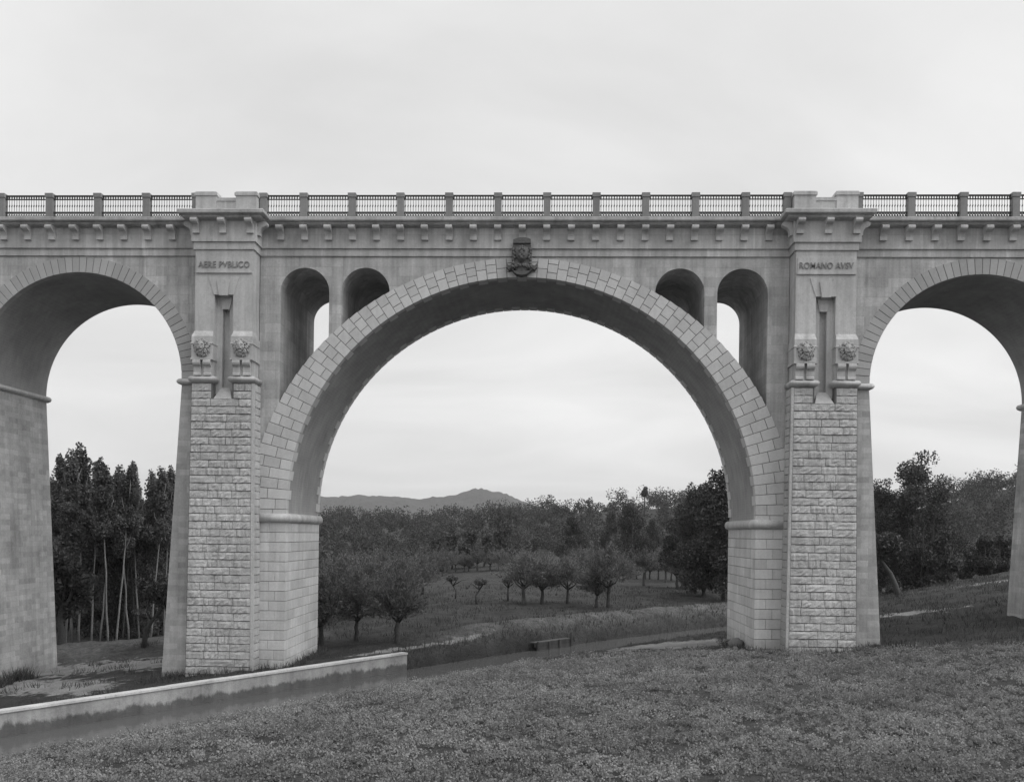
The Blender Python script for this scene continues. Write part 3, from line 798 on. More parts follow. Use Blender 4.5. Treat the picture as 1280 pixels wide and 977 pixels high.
    # lion stage
    for s2 in (-1, 1):
        cxl = ax + s2 * 1.005
        st = MB(); x0, x1 = cxl - 0.54, cxl + 0.54
        # flare above, block for the head, collar, base roll
        st.hexa([(x0, PF - .20, 15.42), (x1, PF - .20, 15.42), (x1 - .06, PF - .004, 15.72), (x0 + .06, PF - .004, 15.72), (x0, -.4, 15.42), (x1, -.4, 15.42), (x1 - .06, -.4, 15.72), (x0 + .06, -.4, 15.72)])
        st.box(x0, x1, PF - .20, -.05, 14.33, 15.42)
        st.box(x0 - .03, x1 + .03, PF - .25, -.06, 14.23, 14.33)
        st.box(x0 + .05, x1 - .05, PF - .03, -.06, 13.42, 14.24)
        st.build('lion_stage', 'trim', pier)
        for s3 in (-1, 1):
            sc = MB(); a, c = sorted((cxl + s3 * 0.07, cxl + s3 * 0.45))
            sc.prism_x([(PF, 14.23), (PF - .24, 14.23), (PF - .29, 14.17), (PF - .30, 14.07), (PF - .26, 13.98), (PF - .18, 13.94), (PF - .13, 13.88), (PF - .12, 13.60), (PF - .16, 13.55), (PF - .16, 13.46), (PF, 13.46)], a, c)
            sc.build('console_scroll', 'trim', pier)
        bm_ = MB(); bm_.wrap(x0, x1, PF - .02, -0.08, [(0.0, 13.10), (0.05, 13.13), (0.13, 13.19), (0.17, 13.27), (0.16, 13.35), (0.09, 13.42), (0.0, 13.45), (-.1, 13.46)])
        bm_.build('base_moulding', 'trim', pier, True)
        put('lion_head', LION, pier, (cxl, PF - .20, 14.86), (0, 0, 0), (0.84, 0.60, 0.88))
        # small horizontal band beside the head
        bd = MB(); bd.wrap(x0, x1, PF - .20, -.1, [(0.0, 15.02), (0.035, 15.03), (0.035, 15.08), (0.0, 15.10)]); bd.build('band', 'trim', pier)
    # inscription panel
    pn = MB(); pn.box(ax - 1.40, ax + 1.40, PF - .035, PF + .1, 18.72, 19.46); pn.box(ax - 1.43, ax + 1.43, PF - .075, PF + .1, 18.64, 18.72)
    pn.build('inscription_panel', 'trim', pier)
    put('inscription', text_mesh(words, 2.62, 0.31), pier, (ax + 0.0, PF - .050, 19.07))
    # entablature wrapped round the pier
    e = MB(); e.wrap(ax - HW, ax + HW, PF, 0.03, [(0.004, 19.60), (0.004, ZF + .003), (0.08, ZF + .004), (0.08, ZF2 + .003), (0.17, ZF2 + .004), (0.17, ZC + .02)])
    e.build('pier_fascia', 'trim', pier)
    e = MB(); e.wrap(ax - HW, ax + HW, PF, 0.0, [(0.10, ZC - .035), (0.46, ZC + .045), (0.52, ZC + .10), (0.52, ZC + .15), (0.66, ZC + .185), (0.71, ZC + .225), (0.71, ZCT), (0.66, ZCT + .04), (-.3, ZCT + .06)])
    e.build('pier_cornice', 'cornice', pier)
    for dx in (-1.37, 0, 1.37): put('bracket', bkm, pier, (ax + dx, PF + 0.01, 0))
    for s2 in (-1, 1): put('bracket', bkm, pier, (ax + s2 * (HW - .01), PF + .2, 0), (0, 0, R(90) * s2))
    # parapet with two raised ends
    pp = MB(); yb0, yb1 = PF + .12, PF + .75
    for s2 in (-1, 1):
        pp.box(*sorted((ax + s2 * 1.56, ax + s2 * 0.50)), yb0, yb1, ZCT + .03, 22.62)
        pp.hexa([(ax + s2 * 1.03 - .585, yb0 - .055, 22.60), (ax + s2 * 1.03 + .585, yb0 - .055, 22.60), (ax + s2 * 1.03 + .585, yb0 - .055, 22.74), (ax + s2 * 1.03 - .585, yb0 - .055, 22.74),
                 (ax + s2 * 1.03 - .585, yb1 + .055, 22.60), (ax + s2 * 1.03 + .585, yb1 + .055, 22.60), (ax + s2 * 1.03 + .585, yb1 + .055, 22.74), (ax + s2 * 1.03 - .585, yb1 + .055, 22.74)])
        pp.box(ax + s2 * 1.03 - .54, ax + s2 * 1.03 + .54, yb0 - .01, yb1 + .01, 22.74, 22.80)
    pp.box(ax - .51, ax + .51, yb0 + .06, yb1 - .06, ZCT + .03, 22.34); pp.box(ax - .50, ax + .50, yb0 + .02, yb1 - .02, 22.34, 22.50)
    pp.box(ax - 1.60, ax + 1.60, yb0 - .05, yb1 + .05, ZCT + .025, 21.82)
    pp.build('parapet', 'trim', pier)

# --- outer piers of the side arches
for sg in (-1, 1):
    for c0, c1 in ((SCX + SR, SCX + 13.5 - SR), (SCX + 13.5 + SR, END)):
        b = MB(); a0, a1 = c0 - slope * 17.3, c1 + (slope * 17.3 if c1 < END else 0)
        z0 = -4.0
        b.hexa([(sg * a0, -0.0, z0), (sg * a1, -0.0, z0), (sg * c1, 0, 13.40), (sg * c0, 0, 13.40), (sg * a0, W + .0, z0), (sg * a1, W, z0), (sg * c1, W, 13.40), (sg * c0, W, 13.40)])
        op = b.build('outer_pier', 'pierwall', bridge)
        om = MB(); x0, x1 = sorted((sg * c0, sg * c1))
        om.wrap(x0, x1, 0, W + .2, [(0.0, 13.14), (0.05, 13.17), (0.15, 13.20), (0.21, 13.28), (0.21, 13.36), (0.15, 13.45), (0.05, 13.49), (-0.05, 13.52)])
        om.build('wing_moulding', 'trim', op, True)

# ================================================================== CANAL WALL, PLANKS, STONES
def nt_xy(n_, t_): return (0.823 * n_ + 0.568 * t_, -0.568 * n_ + 0.823 * t_)
cw = empty('canal_wall', (*nt_xy(-8.5, 0.0), -2.2)); tag(cw, 'long concrete canal wall with pale coping running past the left pier', 'wall')
def along_box(mb_, n0, n1, t0, t1, z0, z1, seg=1, jit=0.0):
    for k in range(seg):
        ta, tb = t0 + (t1 - t0) * k / seg, t0 + (t1 - t0) * (k + 1) / seg
        j = random.uniform(-jit, jit); P = [nt_xy(n0, ta), nt_xy(n1, ta), nt_xy(n1, tb), nt_xy(n0, tb)]
        P = [(p[0] - cw.location.x, p[1] - cw.location.y) for p in P]; oz = cw.location.z
        mb_.add([(p[0], p[1], z0 - oz) for p in P] + [(p[0], p[1], z1 + j - oz) for p in P], [(0, 3, 2, 1), (4, 5, 6, 7), (0, 1, 5, 4), (1, 2, 6, 5), (2, 3, 7, 6), (3, 0, 4, 7)])
q = MB(); along_box(q, -8.80, -8.44, -50, 0.83, -3.4, -1.30); q.build('wall_face', 'canal', cw)
for k in range(17):
    q = MB(); along_box(q, -8.86, -8.38, -50 + 2.99 * k + .006, -50 + 2.99 * (k + 1) - .006, -1.30, -1.20 + random.uniform(-.012, .012)); q.build('coping', 'coping', cw)
# timber landing on the far bank of the stream
tl_t, tl_n = 14.6, -8.2 + 0.0027 * 14.6 ** 2
lx, ly = nt_xy(tl_n, tl_t)
pl = empty('plank_landing', (lx, ly, -2.72)); tag(pl, 'small weathered plank landing on posts at the edge of the stream', 'landing')
pl.rotation_euler = (0, 0, math.atan2(0.823, 0.568) - 0.08)
for k in range(2):
    q = MB(); q.box(-2.0, 2.0, -.02 + .24 * k, .20 + .24 * k, 1.0, 1.07); q.build('plank', 'wood', pl)
for x_, h in ((-1.8, 1.12), (-.5, 1.03), (.6, 1.10), (1.9, 1.50)):
    q = MB(); q.tube([(x_, -.09, -.8), (x_ + random.uniform(-.05, .05), -.09, h)], [.09, .075], 7); q.build('post', 'wood', pl)
for zb_ in (.18, .46, .74):
    q = MB(); q.box(-2.0 + random.uniform(0, .3), 2.0 - random.uniform(0, .3), -.03, .05, zb_, zb_ + .272); q.build('shoring_board', 'wood', pl)

def boulder(name, x, y, r, label, seed, cat='boulder', group=None):
    q = random.Random(seed); m_ = MB(); m_.ball((0, 0, 0), (r, r * .85, r * .8), 9, 7, 0.14, q)
    tag(m_.build(name, 'boulder', None, True), label, cat, group).location = (x, y, gz(x, y) + r * .45)
boulder('boulder', 11.55, 2.2, 0.42, 'dark rounded boulder at the foot of the right pier block', 1)
for k, (x, y, r, lb) in enumerate(((11.2, 0.7, .17, 'pale stone lying just left of the dark boulder'), (10.7, .2, .12, 'smallest pale stone left of the boulder, nearest the field'), (11.75, -.35, .15, 'pale stone in front of the corner of the right pier block'))):
    boulder('stone', x, y, r, lb, 10 + k, 'stone', 'loose stones by the right pier')

# ================================================================== TREES
def crown_pts(n_, blobs, rg_, shell=0.55):
    """points in ellipsoid blobs, thicker towards the surface, with their outward directions"""
    B = np.array(blobs, float); wgt = (B[:, 3] * B[:, 4] * B[:, 5]) ** 0.75; k = rg_.choice(len(B), n_, p=wgt / wgt.sum())
    d = rg_.normal(size=(n_, 3)); d /= np.linalg.norm(d, axis=1, keepdims=True)
    r = rg_.uniform(shell ** 3, 1, n_) ** (1 / 3) * (1 + rg_.normal(0, 0.06, n_))
    return B[k, :3] + d * r[:, None] * B[k, 3:6], d
def limbs(base_h, top, rg_, n_, spread, r0, lean=(0, 0)):
    q = MB(); st = random.Random(int(rg_.integers(1e6)))
    pts = [(0, 0, -0.3)]; m_ = 5
    for k in range(1, m_ + 1): pts.append((lean[0] * k / m_ + st.uniform(-.05, .05), lean[1] * k / m_ + st.uniform(-.05, .05), base_h * k / m_))
    q.tube(pts, [r0 * 1.35] + [r0 * (1 - .35 * k / m_) for k in range(1, m_ + 1)], 8)
    for k in range(n_):
        a = 2 * math.pi * (k + st.uniform(-.3, .3)) / n_; rr_ = spread * st.uniform(.5, 1)
        p0 = Vector(pts[-1]) - Vector((0, 0, st.uniform(0, .2) * base_h)); p2 = Vector((pts[-1][0] + math.cos(a) * rr_, pts[-1][1] + math.sin(a) * rr_, base_h + (top - base_h) * st.uniform(.45, .85)))
        p1 = p0.lerp(p2, .5) + Vector((math.cos(a), math.sin(a), -.5)) * rr_ * .15
        q.tube([p0, p1, p2], [r0 * .5, r0 * .33, r0 * .1], 5)
    return q
def olive_kind(seed, h=5.0, wd=2.0, base=1.3, nl=4600, lean=(0, 0), L=0.20, Wd=0.055):
    rg_ = np.random.default_rng(seed); P = []; D = []
    hd = np.array([lean[0], lean[1], base + .25]); ns = 90; per = nl // ns
    sk = rg_.uniform(.75, 1.25, 8)                       # lopsided: some sides grow longer
    q = limbs(base, base + 1.2, rg_, 6, wd * .45, 0.15, lean)
    for k in range(ns):
        a = rg_.uniform(0, 6.283); side = sk[int(a / 6.284 * 8)]
        el = abs(rg_.normal(.75, .55)); el = min(el, 1.5)
        o_ = hd + np.array([math.cos(a) * math.cos(el), math.sin(a) * math.cos(el), math.sin(el) * .8]) * rg_.uniform(.15, .75) * wd * .6
        ln = (h - base) * rg_.uniform(.35, .72) * side * (.62 + .38 * math.sin(el))
        d0 = np.array([math.cos(a) * math.cos(el), math.sin(a) * math.cos(el), math.sin(el) + .25]); d0 /= np.linalg.norm(d0)
        t = rg_.uniform(.0, 1, per) ** .8
        droop = np.array([0, 0, -.22]) * rg_.uniform(0, 1.6)
        p = o_ + d0 * (t * ln)[:, None] + droop * (t ** 2 * ln)[:, None] + rg_.normal(0, .13, (per, 3)) * (1.15 - .6 * t)[:, None]
        P.append(p); D.append(np.repeat(d0[None], per, 0))
        if k % 5 == 0: q.tube([o_, o_ + d0 * ln * .6], [.022, .008], 4)
    V, F = leaves(np.concatenate(P), L, Wd, rg_, np.concatenate(D), 0.55)
    return np_mesh('crown', V, F, 'olive'), q.mesh('trunk', 'bark', True)
def poplar_kind(seed, h=14.0, nl=5600, lean=(0, 0), low=0.35):
    rg_ = np.random.default_rng(seed); bl = []
    for k in range(36):
        f = low + (1 - low) * (k + rg_.uniform(0, 1)) / 36; z = h * f
        wd = 1.15 * (1 - max(f - .6, 0) * 1.8) * rg_.uniform(.55, 1.25) + .20
        a = rg_.uniform(0, 6.3); r = rg_.uniform(0, .7) * wd
        bl.append((lean[0] * f + math.cos(a) * r, lean[1] * f + math.sin(a) * r, z - .35, wd * .55, wd * .55, rg_.uniform(.35, .95)))
    P, d = crown_pts(nl, bl, rg_, .4)
    V, F = leaves(P, 0.18, 0.145, rg_)
    q = MB(); st = random.Random(seed); pts = []; m_ = 9
    for k in range(m_ + 1):
        f = k / m_; pts.append((lean[0] * f + st.uniform(-.05, .05) * (k > 0), lean[1] * f + st.uniform(-.05, .05) * (k > 0), -0.3 + f * h * .93))
    q.tube(pts, [0.085 * (1 - .7 * k / m_) for k in range(m_ + 1)], 7)
    for k in range(4):
        f = st.uniform(.55, .85); a = st.uniform(0, 6.3); p = Vector((lean[0] * f, lean[1] * f, f * h * .93))
        q.tube([p, p + Vector((math.cos(a) * .35, math.sin(a) * .35, .8)), p + Vector((math.cos(a) * .7, math.sin(a) * .7, 2.0))], [.045, .035, .012], 5)
    return np_mesh('crown', V, F, 'poplar'), q.mesh('trunk', 'palebark', True)
def broad_kind(seed, h=9.0, wd=3.6, base=1.4, nl=9000, L=0.30, nb_=16, mat='broad', lean=(0, 0), tr=0.22):
    rg_ = np.random.default_rng(seed); bl = []
    for k in range(nb_):
        f = rg_.uniform(0, 1); z = base + (h - base) * (.04 + .88 * f); prof_ = math.sin(math.pi * (.18 + .74 * f)) ** .7
        a = rg_.uniform(0, 6.3); r = rg_.uniform(.15, .72) * wd * prof_; s_ = rg_.uniform(.26, .42) * wd * (.6 + .4 * prof_)
        bl.append((lean[0] * f + math.cos(a) * r, lean[1] * f + math.sin(a) * r, z, s_, s_, s_ * rg_.uniform(.7, 1.0)))
    for k in range(6):
        a = rg_.uniform(0, 6.3); r = rg_.uniform(.0, .4) * wd; s_ = rg_.uniform(.12, .2) * wd
        bl.append((lean[0] + math.cos(a) * r, lean[1] + math.sin(a) * r, h - s_ * .3, s_ * .7, s_ * .7, s_ * 1.2))
    P, d = crown_pts(nl, bl, rg_, .45)
    V, F = leaves(P, L, L * .7, rg_)
    return np_mesh('crown', V, F, mat), limbs(base + .8, h, rg_, 7, wd * .5, tr, lean).mesh('trunk', 'bark', True)
def plant_tree(name, kind, x, y, label, cat='tree', group=None, sc=1.0, rz=None, sz=None, dz=0.0):
    o = empty(name, (x, y, gz(x, y) + dz)); o.rotation_euler = (0, 0, random.uniform(0, 6.3) if rz is None else rz); o.scale = (sc, sc, sz or sc)
    put('crown', kind[0], o); put('trunk', kind[1], o)
    return tag(o, label, cat, group)
# direction through a pixel of the photograph, met with the ground -> where a tree stands
def at_depth(u, depth):
    a = (u - 640) / 1100.0; c, s_ = math.cos(YAW), math.sin(YAW)
    return (CAMP[0] + depth * (a * c - s_), CAMP[1] + depth * (a * s_ + c))

# poplar grove behind the left arch
pk = [poplar_kind(40 + k, 14.2 + .25 * k, 8500, (random.uniform(-1.2, 1.2), random.uniform(-.8, .8)), 0.54 + .03 * k) for k in range(5)]
pk2 = [poplar_kind(60 + k, 13.6 + .3 * k, 10500, (random.uniform(-.8, .8), random.uniform(-.8, .8)), 0.06) for k in range(4)]
front = [(84, 64, 1.00, 'leftmost pale-trunked poplar in the grove, beside the outer pier'), (101, 66, 1.03, 'tallest poplar of the grove, its top standing above the others'), (116, 67, .93, 'poplar with a forked pale trunk in the grove, right of the tallest'),
         (137, 63, .90, 'poplar with a straight pale trunk at the middle of the grove edge'), (147, 64, .88, 'poplar with a pale trunk leaning right at the grove edge'), (163, 67, .93, 'thin poplar just right of the leaning one'),
         (176, 69, .92, 'thin poplar behind the bent dark tree'), (190, 68, .90, 'poplar second from the left pier in the grove'), (206, 70, .90, 'poplar nearest to the left pier in the grove')]
front += [(93, 70, .97, 'thin poplar between the two leftmost pale trunks of the grove'), (127, 69, .92, 'thin poplar left of the straight pale trunk in the grove'), (155, 71, .9, 'thin poplar right behind the leaning one in the grove'), (171, 72, .9, 'very thin poplar left of the bent dark tree'), (199, 73, .88, 'very thin poplar between the two nearest the left pier')]
for k, (u, dpt, sc, lb) in enumerate(front):
    x, y = at_depth(u, dpt); plant_tree('poplar_tree', pk[k % 5], x, y, lb, group='poplars of the grove', sc=sc)
for k in range(46):
    u = 40 + 200 * ((k * 0.618) % 1.0); dpt = 69 + 30 * ((k * 0.37) % 1.0); x, y = at_depth(u, dpt)
    plant_tree('poplar_tree', pk2[(k * 3) % 4] if k % 4 else pk[k % 5], x, y, 'slender poplar deep inside the dark grove behind the left arch', group='poplars deep in the grove', sc=random.uniform(.86, 1.02) * (1 if u < 130 else .96))
bk1 = broad_kind(61, 5.2, 2.3, 1.9, 5200, .24, 12)
x, y = at_depth(78, 61); plant_tree('leafy_tree', bk1, x, y, 'low dense leafy tree against the outer left pier', sc=1.25)
# bent dark tree by the left pier
bt = MB(); bt.tube([(0, 0, -.3), (.1, 0, .5), (.15, 0, 1.0), (.5, .1, 1.7), (1.0, .1, 2.3), (1.6, .2, 3.2)], [.2, .17, .15, .13, .10, .05], 8); bt.tube([(.5, .1, 1.7), (.3, -.2, 2.3), (.5, -.4, 3.0)], [.08, .06, .03], 6)
rg2 = np.random.default_rng(77); P, d = crown_pts(2600, [(1.6, .2, 3.3, 1.0, .9, .9), (.9, -.2, 3.5, .8, .8, .7), (2.2, .3, 2.8, .7, .7, .7)], rg2, .3); V, F = leaves(P, .22, .12, rg2)
x, y = at_depth(181, 56.5); plant_tree('bent_tree', (np_mesh('crown', V, F, 'broad'), bt.mesh('trunk', 'bark', True)), x, y, 'dark bent tree leaning towards the left pier', rz=0)

# olive orchard seen through the great arch
ok = [olive_kind(200 + k, 4.7 + .3 * (k % 3), 1.7 + .16 * k, 1.05 + .17 * (k % 4), 5200 + 500 * (k % 3)) for k in range(8)]
ol = [(498, 54.5, 1.02, 0, 'large round olive tree with a thick trunk nearest the canal wall end'), (447, 56, .80, 1, 'small olive tree with crooked stems left of the large round one'), (404, 55, .95, 2, 'olive tree half hidden by the left pier block'),
      (655, 84, 1.05, 3, 'olive tree with a propped straight trunk in the middle of the field'), (679, 85, 1.05, 4, 'olive tree with a dark leaning trunk, right of the propped one'), (711, 86, .95, 1, 'thin pale olive tree between the leaning one and the forked pair'),
      (747, 82, .85, 2, 'short dark olive tree left of the tall ball-topped one'), (762, 81, 1.10, 0, 'tall ball-topped olive tree standing before the stream bank'),
      (806, 118, 1.0, 3, 'olive tree beyond the ball-topped one, with two pale stems'), (847, 112, 1.05, 1, 'spreading olive tree on the right of the field'), (870, 104, .9, 2, 'olive tree in front of the big dark trees by the right pier'), (833, 128, 1.0, 4, 'slender olive tree behind the spreading one'),
      (430, 75, 1.0, 3, 'olive tree behind the crooked small one, close to the left pier'), (458, 80, 1.05, 4, 'olive tree behind and left of the large round one'), (412, 88, 1.05, 0, 'olive tree in the second row against the left pier'), (505, 84, .95, 2, 'olive tree standing directly behind the large round one'),
      (482, 98, 1.1, 1, 'olive tree in the third row behind the large round one'), (530, 102, .95, 3, 'olive tree at the open edge of the left clump'), (440, 112, 1.1, 2, 'olive tree at the back of the left clump'), (470, 124, 1.1, 0, 'farthest olive tree of the left clump')]
for u, dpt, sc, kd, lb in ol:
    x, y = at_depth(u, dpt); plant_tree('olive_tree', ok[(kd + ol.index((u, dpt, sc, kd, lb))) % 8], x, y, lb, group='olive trees in the field', sc=sc * 1.27)
for k in range(44):
    u = 405 + 480 * ((k * 0.618 + .13) % 1.0); dpt = 118 + 62 * ((k * 0.383) % 1.0)
    if 545 < u < 700 and dpt < 160: u -= 140
    x, y = at_depth(u, dpt)
    plant_tree('olive_tree', ok[k % 8], x, y, ('soft grey olive tree far back behind the left clump' if u < 545 else 'soft grey olive tree far back beyond the open field' if u < 720 else 'soft grey olive tree far back below the dark oaks'), group='olive trees far back', sc=random.uniform(.8, 1.15))
row = broad_kind(88, 6.2, 3.4, .9, 5000, .40, 12)
for k, u in enumerate((548, 566, 588, 606, 628)):
    x, y = at_depth(u, 178 + 6 * (k % 2))
    plant_tree('orchard_tree', row, x, y, ('leftmost', 'second from left', 'middle', 'second from right', 'rightmost')[k] + ' of the five dark round trees in a row across the field', group='dark trees across the field', sc=.98 + .08 * (k % 3))
for k, (u, s_) in enumerate(((597, 84), (636, 88), (570, 90))):     # stunted vines
    q = MB(); st = random.Random(k + 4)
    q.tube([(0, 0, -.2), (.1 * (k - 1), 0, .6), (.25 * (1 - k), .1, 1.2), (.5 * (1 - k), 0, 1.7)], [.09, .08, .06, .03], 6)
    for j in range(4):
        a = st.uniform(0, 6.3); q.tube([(.2 * (1 - k), .05, 1.1), (math.cos(a) * .6, math.sin(a) * .6, 1.6), (math.cos(a) * 1.1, math.sin(a) * 1.1, 1.5 + st.uniform(-.6, .5))], [.05, .035, .012], 5)
    rg2 = np.random.default_rng(k); P, d = crown_pts(420, [(.3 * (1 - k), 0, 1.75, .55, .5, .3)], rg2, .2); V, F = leaves(P, .18, .08, rg2)
    x, y = at_depth(u, s_); plant_tree('pruned_vine', (np_mesh('crown', V, F, 'olive'), q.mesh('trunk', 'bark', True)), x, y,
               ('bare forked vine stump in the open field', 'slanting bare vine stump left of the propped olive', 'low bushy vine stump at the left of the open field')[k], 'vine', 'pruned vines in the field', sc=1.2, rz=0)

# large dark trees
bk2 = [broad_kind(300 + k, 11.5, 4.4, .9, 21000, .25, 30) for k in range(3)]
big = [(880, 100, 1.05, 0, 'big dark tree with a ragged top against the right pier'), (905, 92, 1.15, 1, 'tallest dark tree, half hidden behind the right pier'), (858, 112, .92, 2, 'lower dark tree left of the ragged one by the right pier'),
       (790, 165, 1.05, 0, 'broad dark oak standing under the ridge with the lone round-headed tree'), (765, 175, .95, 1, 'dark oak left of the broad one under the ridge'), (715, 185, .9, 2, 'greyer oak left of the two dark oaks under the ridge'), (815, 180, .85, 1, 'dark oak right of the broad one under the ridge')]
for u, dpt, sc, kd, lb in big:
    x, y = at_depth(u, dpt); plant_tree('broadleaf_tree', bk2[kd], x, y, lb, group='large dark trees', sc=sc)
bk3 = [broad_kind(330 + k, 14.5, 3.7, .8, 20000, .20, 44) for k in range(2)]
rt = [(1150, 95, 1.22, 0, 'tall narrow dark tree with a feathery top beyond the right arch'), (1172, 102, .92, 1, 'dark tree joined to the tall feathery one on its right'), (1130, 106, .78, 1, 'dark tree left of the tall feathery one'), (1102, 96, .88, 0, 'dark tree against the right pier seen through the right arch')]
for u, dpt, sc, kd, lb in rt:
    x, y = at_depth(u, dpt); plant_tree('broadleaf_tree', bk3[kd], x, y, lb, group='dark trees beyond the right arch', sc=sc)
sh = broad_kind(350, 4.6, 2.3, .6, 6000, .22, 14)
for u, dpt, sc, lb in ((1182, 86, 1.05, 'round dark bush in the middle of the right arch'), (1232, 95, .95, 'dark bush right of the round one, near the outer right pier'), (1252, 104, 1.1, 'bush nearest to the outer right pier'), (1118, 92, .9, 'bush beside the leaning trunk in the right arch'), (1212, 110, 1.1, 'bush behind the two dark bushes in the right arch')):
    x, y = at_depth(u, dpt); plant_tree('bush', sh, x, y, lb, 'bush', 'bushes beyond the right arch', sc)
bt = MB(); bt.tube([(0, 0, -.3), (-.25, 0, .8), (-.7, 0, 1.8), (-1.3, 0, 2.6), (-1.9, 0, 3.6)], [.26, .22, .2, .16, .08], 8)
rg2 = np.random.default_rng(78); P, d = crown_pts(3600, [(-1.9, .2, 4.0, 1.5, 1.2, 1.2), (-.9, -.2, 4.3, 1.1, 1.0, 1.0), (-2.6, .3, 3.3, 1.0, .9, .9)], rg2, .3); V, F = leaves(P, .26, .14, rg2)
x, y = at_depth(1124, 74); plant_tree('leaning_tree', (np_mesh('crown', V, F, 'broad'), bt.mesh('trunk', 'bark', True)), x, y, 'tree with a thick dark trunk leaning left in the right arch', rz=0)

# lone round-headed tree and two cypresses on the ridge
rg2 = np.random.default_rng(90); P, d = crown_pts(1500, [(0, 0, 9.9, 1.3, 1.3, 1.7), (.3, 0, 11.2, .9, .9, 1.2), (-.5, .2, 9.2, .9, .9, 1.0), (.5, -.2, 9.6, .9, .9, .9)], rg2, .2); V, F = leaves(P, .5, .3, rg2)
q = MB(); q.tube([(0, 0, -.5), (.1, 0, 4), (0, 0, 9)], [.40, .32, .2], 6)
x, y = at_depth(805, 345); plant_tree('round_headed_tree', (np_mesh('crown', V, F, 'broad'), q.mesh('trunk', 'bark', True)), x, y, 'lone egg-shaped tree on a thin stem above the ridge', rz=0, sc=1.0, dz=1.6)
rg2 = np.random.default_rng(91); P, d = crown_pts(2500, [(0, 0, 1.5 + 1.1 * k, 1.5 * (1 - .07 * k), 1.5 * (1 - .07 * k), 1.3) for k in range(11)], rg2, .2); V, F = leaves(P, .45, .25, rg2)
q = MB(); q.tube([(0, 0, -.5), (0, 0, 6), (0, 0, 12)], [.25, .2, .05], 6); cyp = (np_mesh('crown', V, F, 'broad'), q.mesh('trunk', 'bark', True))
for u, sc, lb in ((624, 1.0, 'left of the two dark cypresses under the far hill'), (637, .9, 'right of the two dark cypresses under the far hill')):
    x, y = at_depth(u, 265); plant_tree('cypress_tree', cyp, x, y, lb, group='cypresses below the hill', sc=sc)

# far-off woodland on the slopes: one mass
rw = np.random.default_rng(500); VS, FS = [], []; o = 0
def wood(n_, fx, fy, hmin, hmax, leaf, per):
    global o
    for k in range(n_):
        x, y = fx(), fy(); h = rw.uniform(hmin, hmax); z = gz(x, y); wd = h * rw.uniform(.38, .6)
        bl = [(x + rw.normal() * wd * .45, y + rw.normal() * wd * .45, z + h * rw.uniform(.2, .85), wd * rw.uniform(.35, .6), wd * rw.uniform(.35, .6), h * rw.uniform(.16, .28)) for _ in range(7)]
        P, d = crown_pts(per, bl, rw, .4); V, F = leaves(P, leaf, leaf * .7, rw)
        VS.append(V); FS.append(F + o); o += len(V)
def U(a, b): return lambda: rw.uniform(a, b)
wood(420, U(-170, 150), U(300, 440), 4, 11, .7, 280)
wood(260, U(-110, 60), U(200, 300), 4.5, 7.5, .6, 280)
wood(150, U(-80, -14), U(118, 205), 3.5, 6, .45, 380)
wood(60, U(-14, 40), U(188, 235), 4, 6, .5, 340)
wood(520, U(118, 350), U(190, 350), 5, 11, .6, 300)
wood(60, U(60, 120), U(200, 330), 4, 7, .6, 280)
wood(110, U(60, 190), U(115, 200), 3, 6, .45, 380)
wood(90, U(-260, -110), U(120, 330), 6, 10, .7, 260)
wood(70, U(-75, -30), U(48, 110), 7, 12, .45, 620)
wood(40, U(-60, -26), U(34, 60), 1.5, 3.5, .3, 420)
tag(put('woodland', np_mesh('woodland', np.concatenate(VS), np.concatenate(FS), 'wood_far')), 'mass of far-off trees covering the slopes below the hill', 'woodland', kind='stuff')

# ================================================================== FIELD CROP AND BANK GRASS
def in_view(x, y, m_=1.5):
    dx, dy = x - CAMP[0], y - CAMP[1]; c, s_ = math.cos(YAW), math.sin(YAW)
    rx = dx * c + dy * s_; fd = -dx * s_ + dy * c
    return (np.abs(rx) < fd * (0.5818) + m_ + 1.0) & (fd > 16)
rc = np.random.default_rng(900)
N = 60000
x = rc.uniform(-24, 36, N); y = rc.uniform(-28, 4, N); s_ = across(x, y)
pr = np.clip(0.82 - 0.009 * (y + 28), .3, 1)
okm = in_view(x, y) & (s_ > -3.1) & (y < np.where(x > 17, -1.5 - .5 * (x - 17), np.where(x < 10, 1.2, -.4)) + .7 * wob(x, y, 1.2)) & (rc.uniform(0, 1, N) < pr * (0.74 + 0.30 * wob(x, y, .8) + .22 * wob(y, x, 2.2)))
okm &= ~((np.abs(np.abs(x) - 15) < 2.0) & (y > -1.35)) & ~((np.abs(x - 8) < 3.6) & (y > 1.6))
x, y = x[okm], y[okm]; z = ground_z(x, y); nC = len(x); PER = 34
hs = rc.gamma(6, 1 / 5.6, nC).clip(.45, 2.3) * np.where(s_[okm] > -1, 1, .8)
d = rc.normal(size=(nC, PER, 3)); d[:, :, 2] = np.abs(d[:, :, 2]) * .9 + .15; d /= np.linalg.norm(d, axis=2, keepdims=True)
rad = rc.uniform(.65, 1.05, (nC, PER, 1)) * np.array([.15, .15, .165])[None, None, :]
P = np.stack([x, y, z], -1)[:, None, :] + d * rad * hs[:, None, None]
V, F = leaves(P.reshape(-1, 3), 0.062, 0.045, rc, None)
tag(put('crop', np_mesh('crop', V, F, 'crop')), 'low leafy crop covering the foreground field', 'crop', kind='stuff')
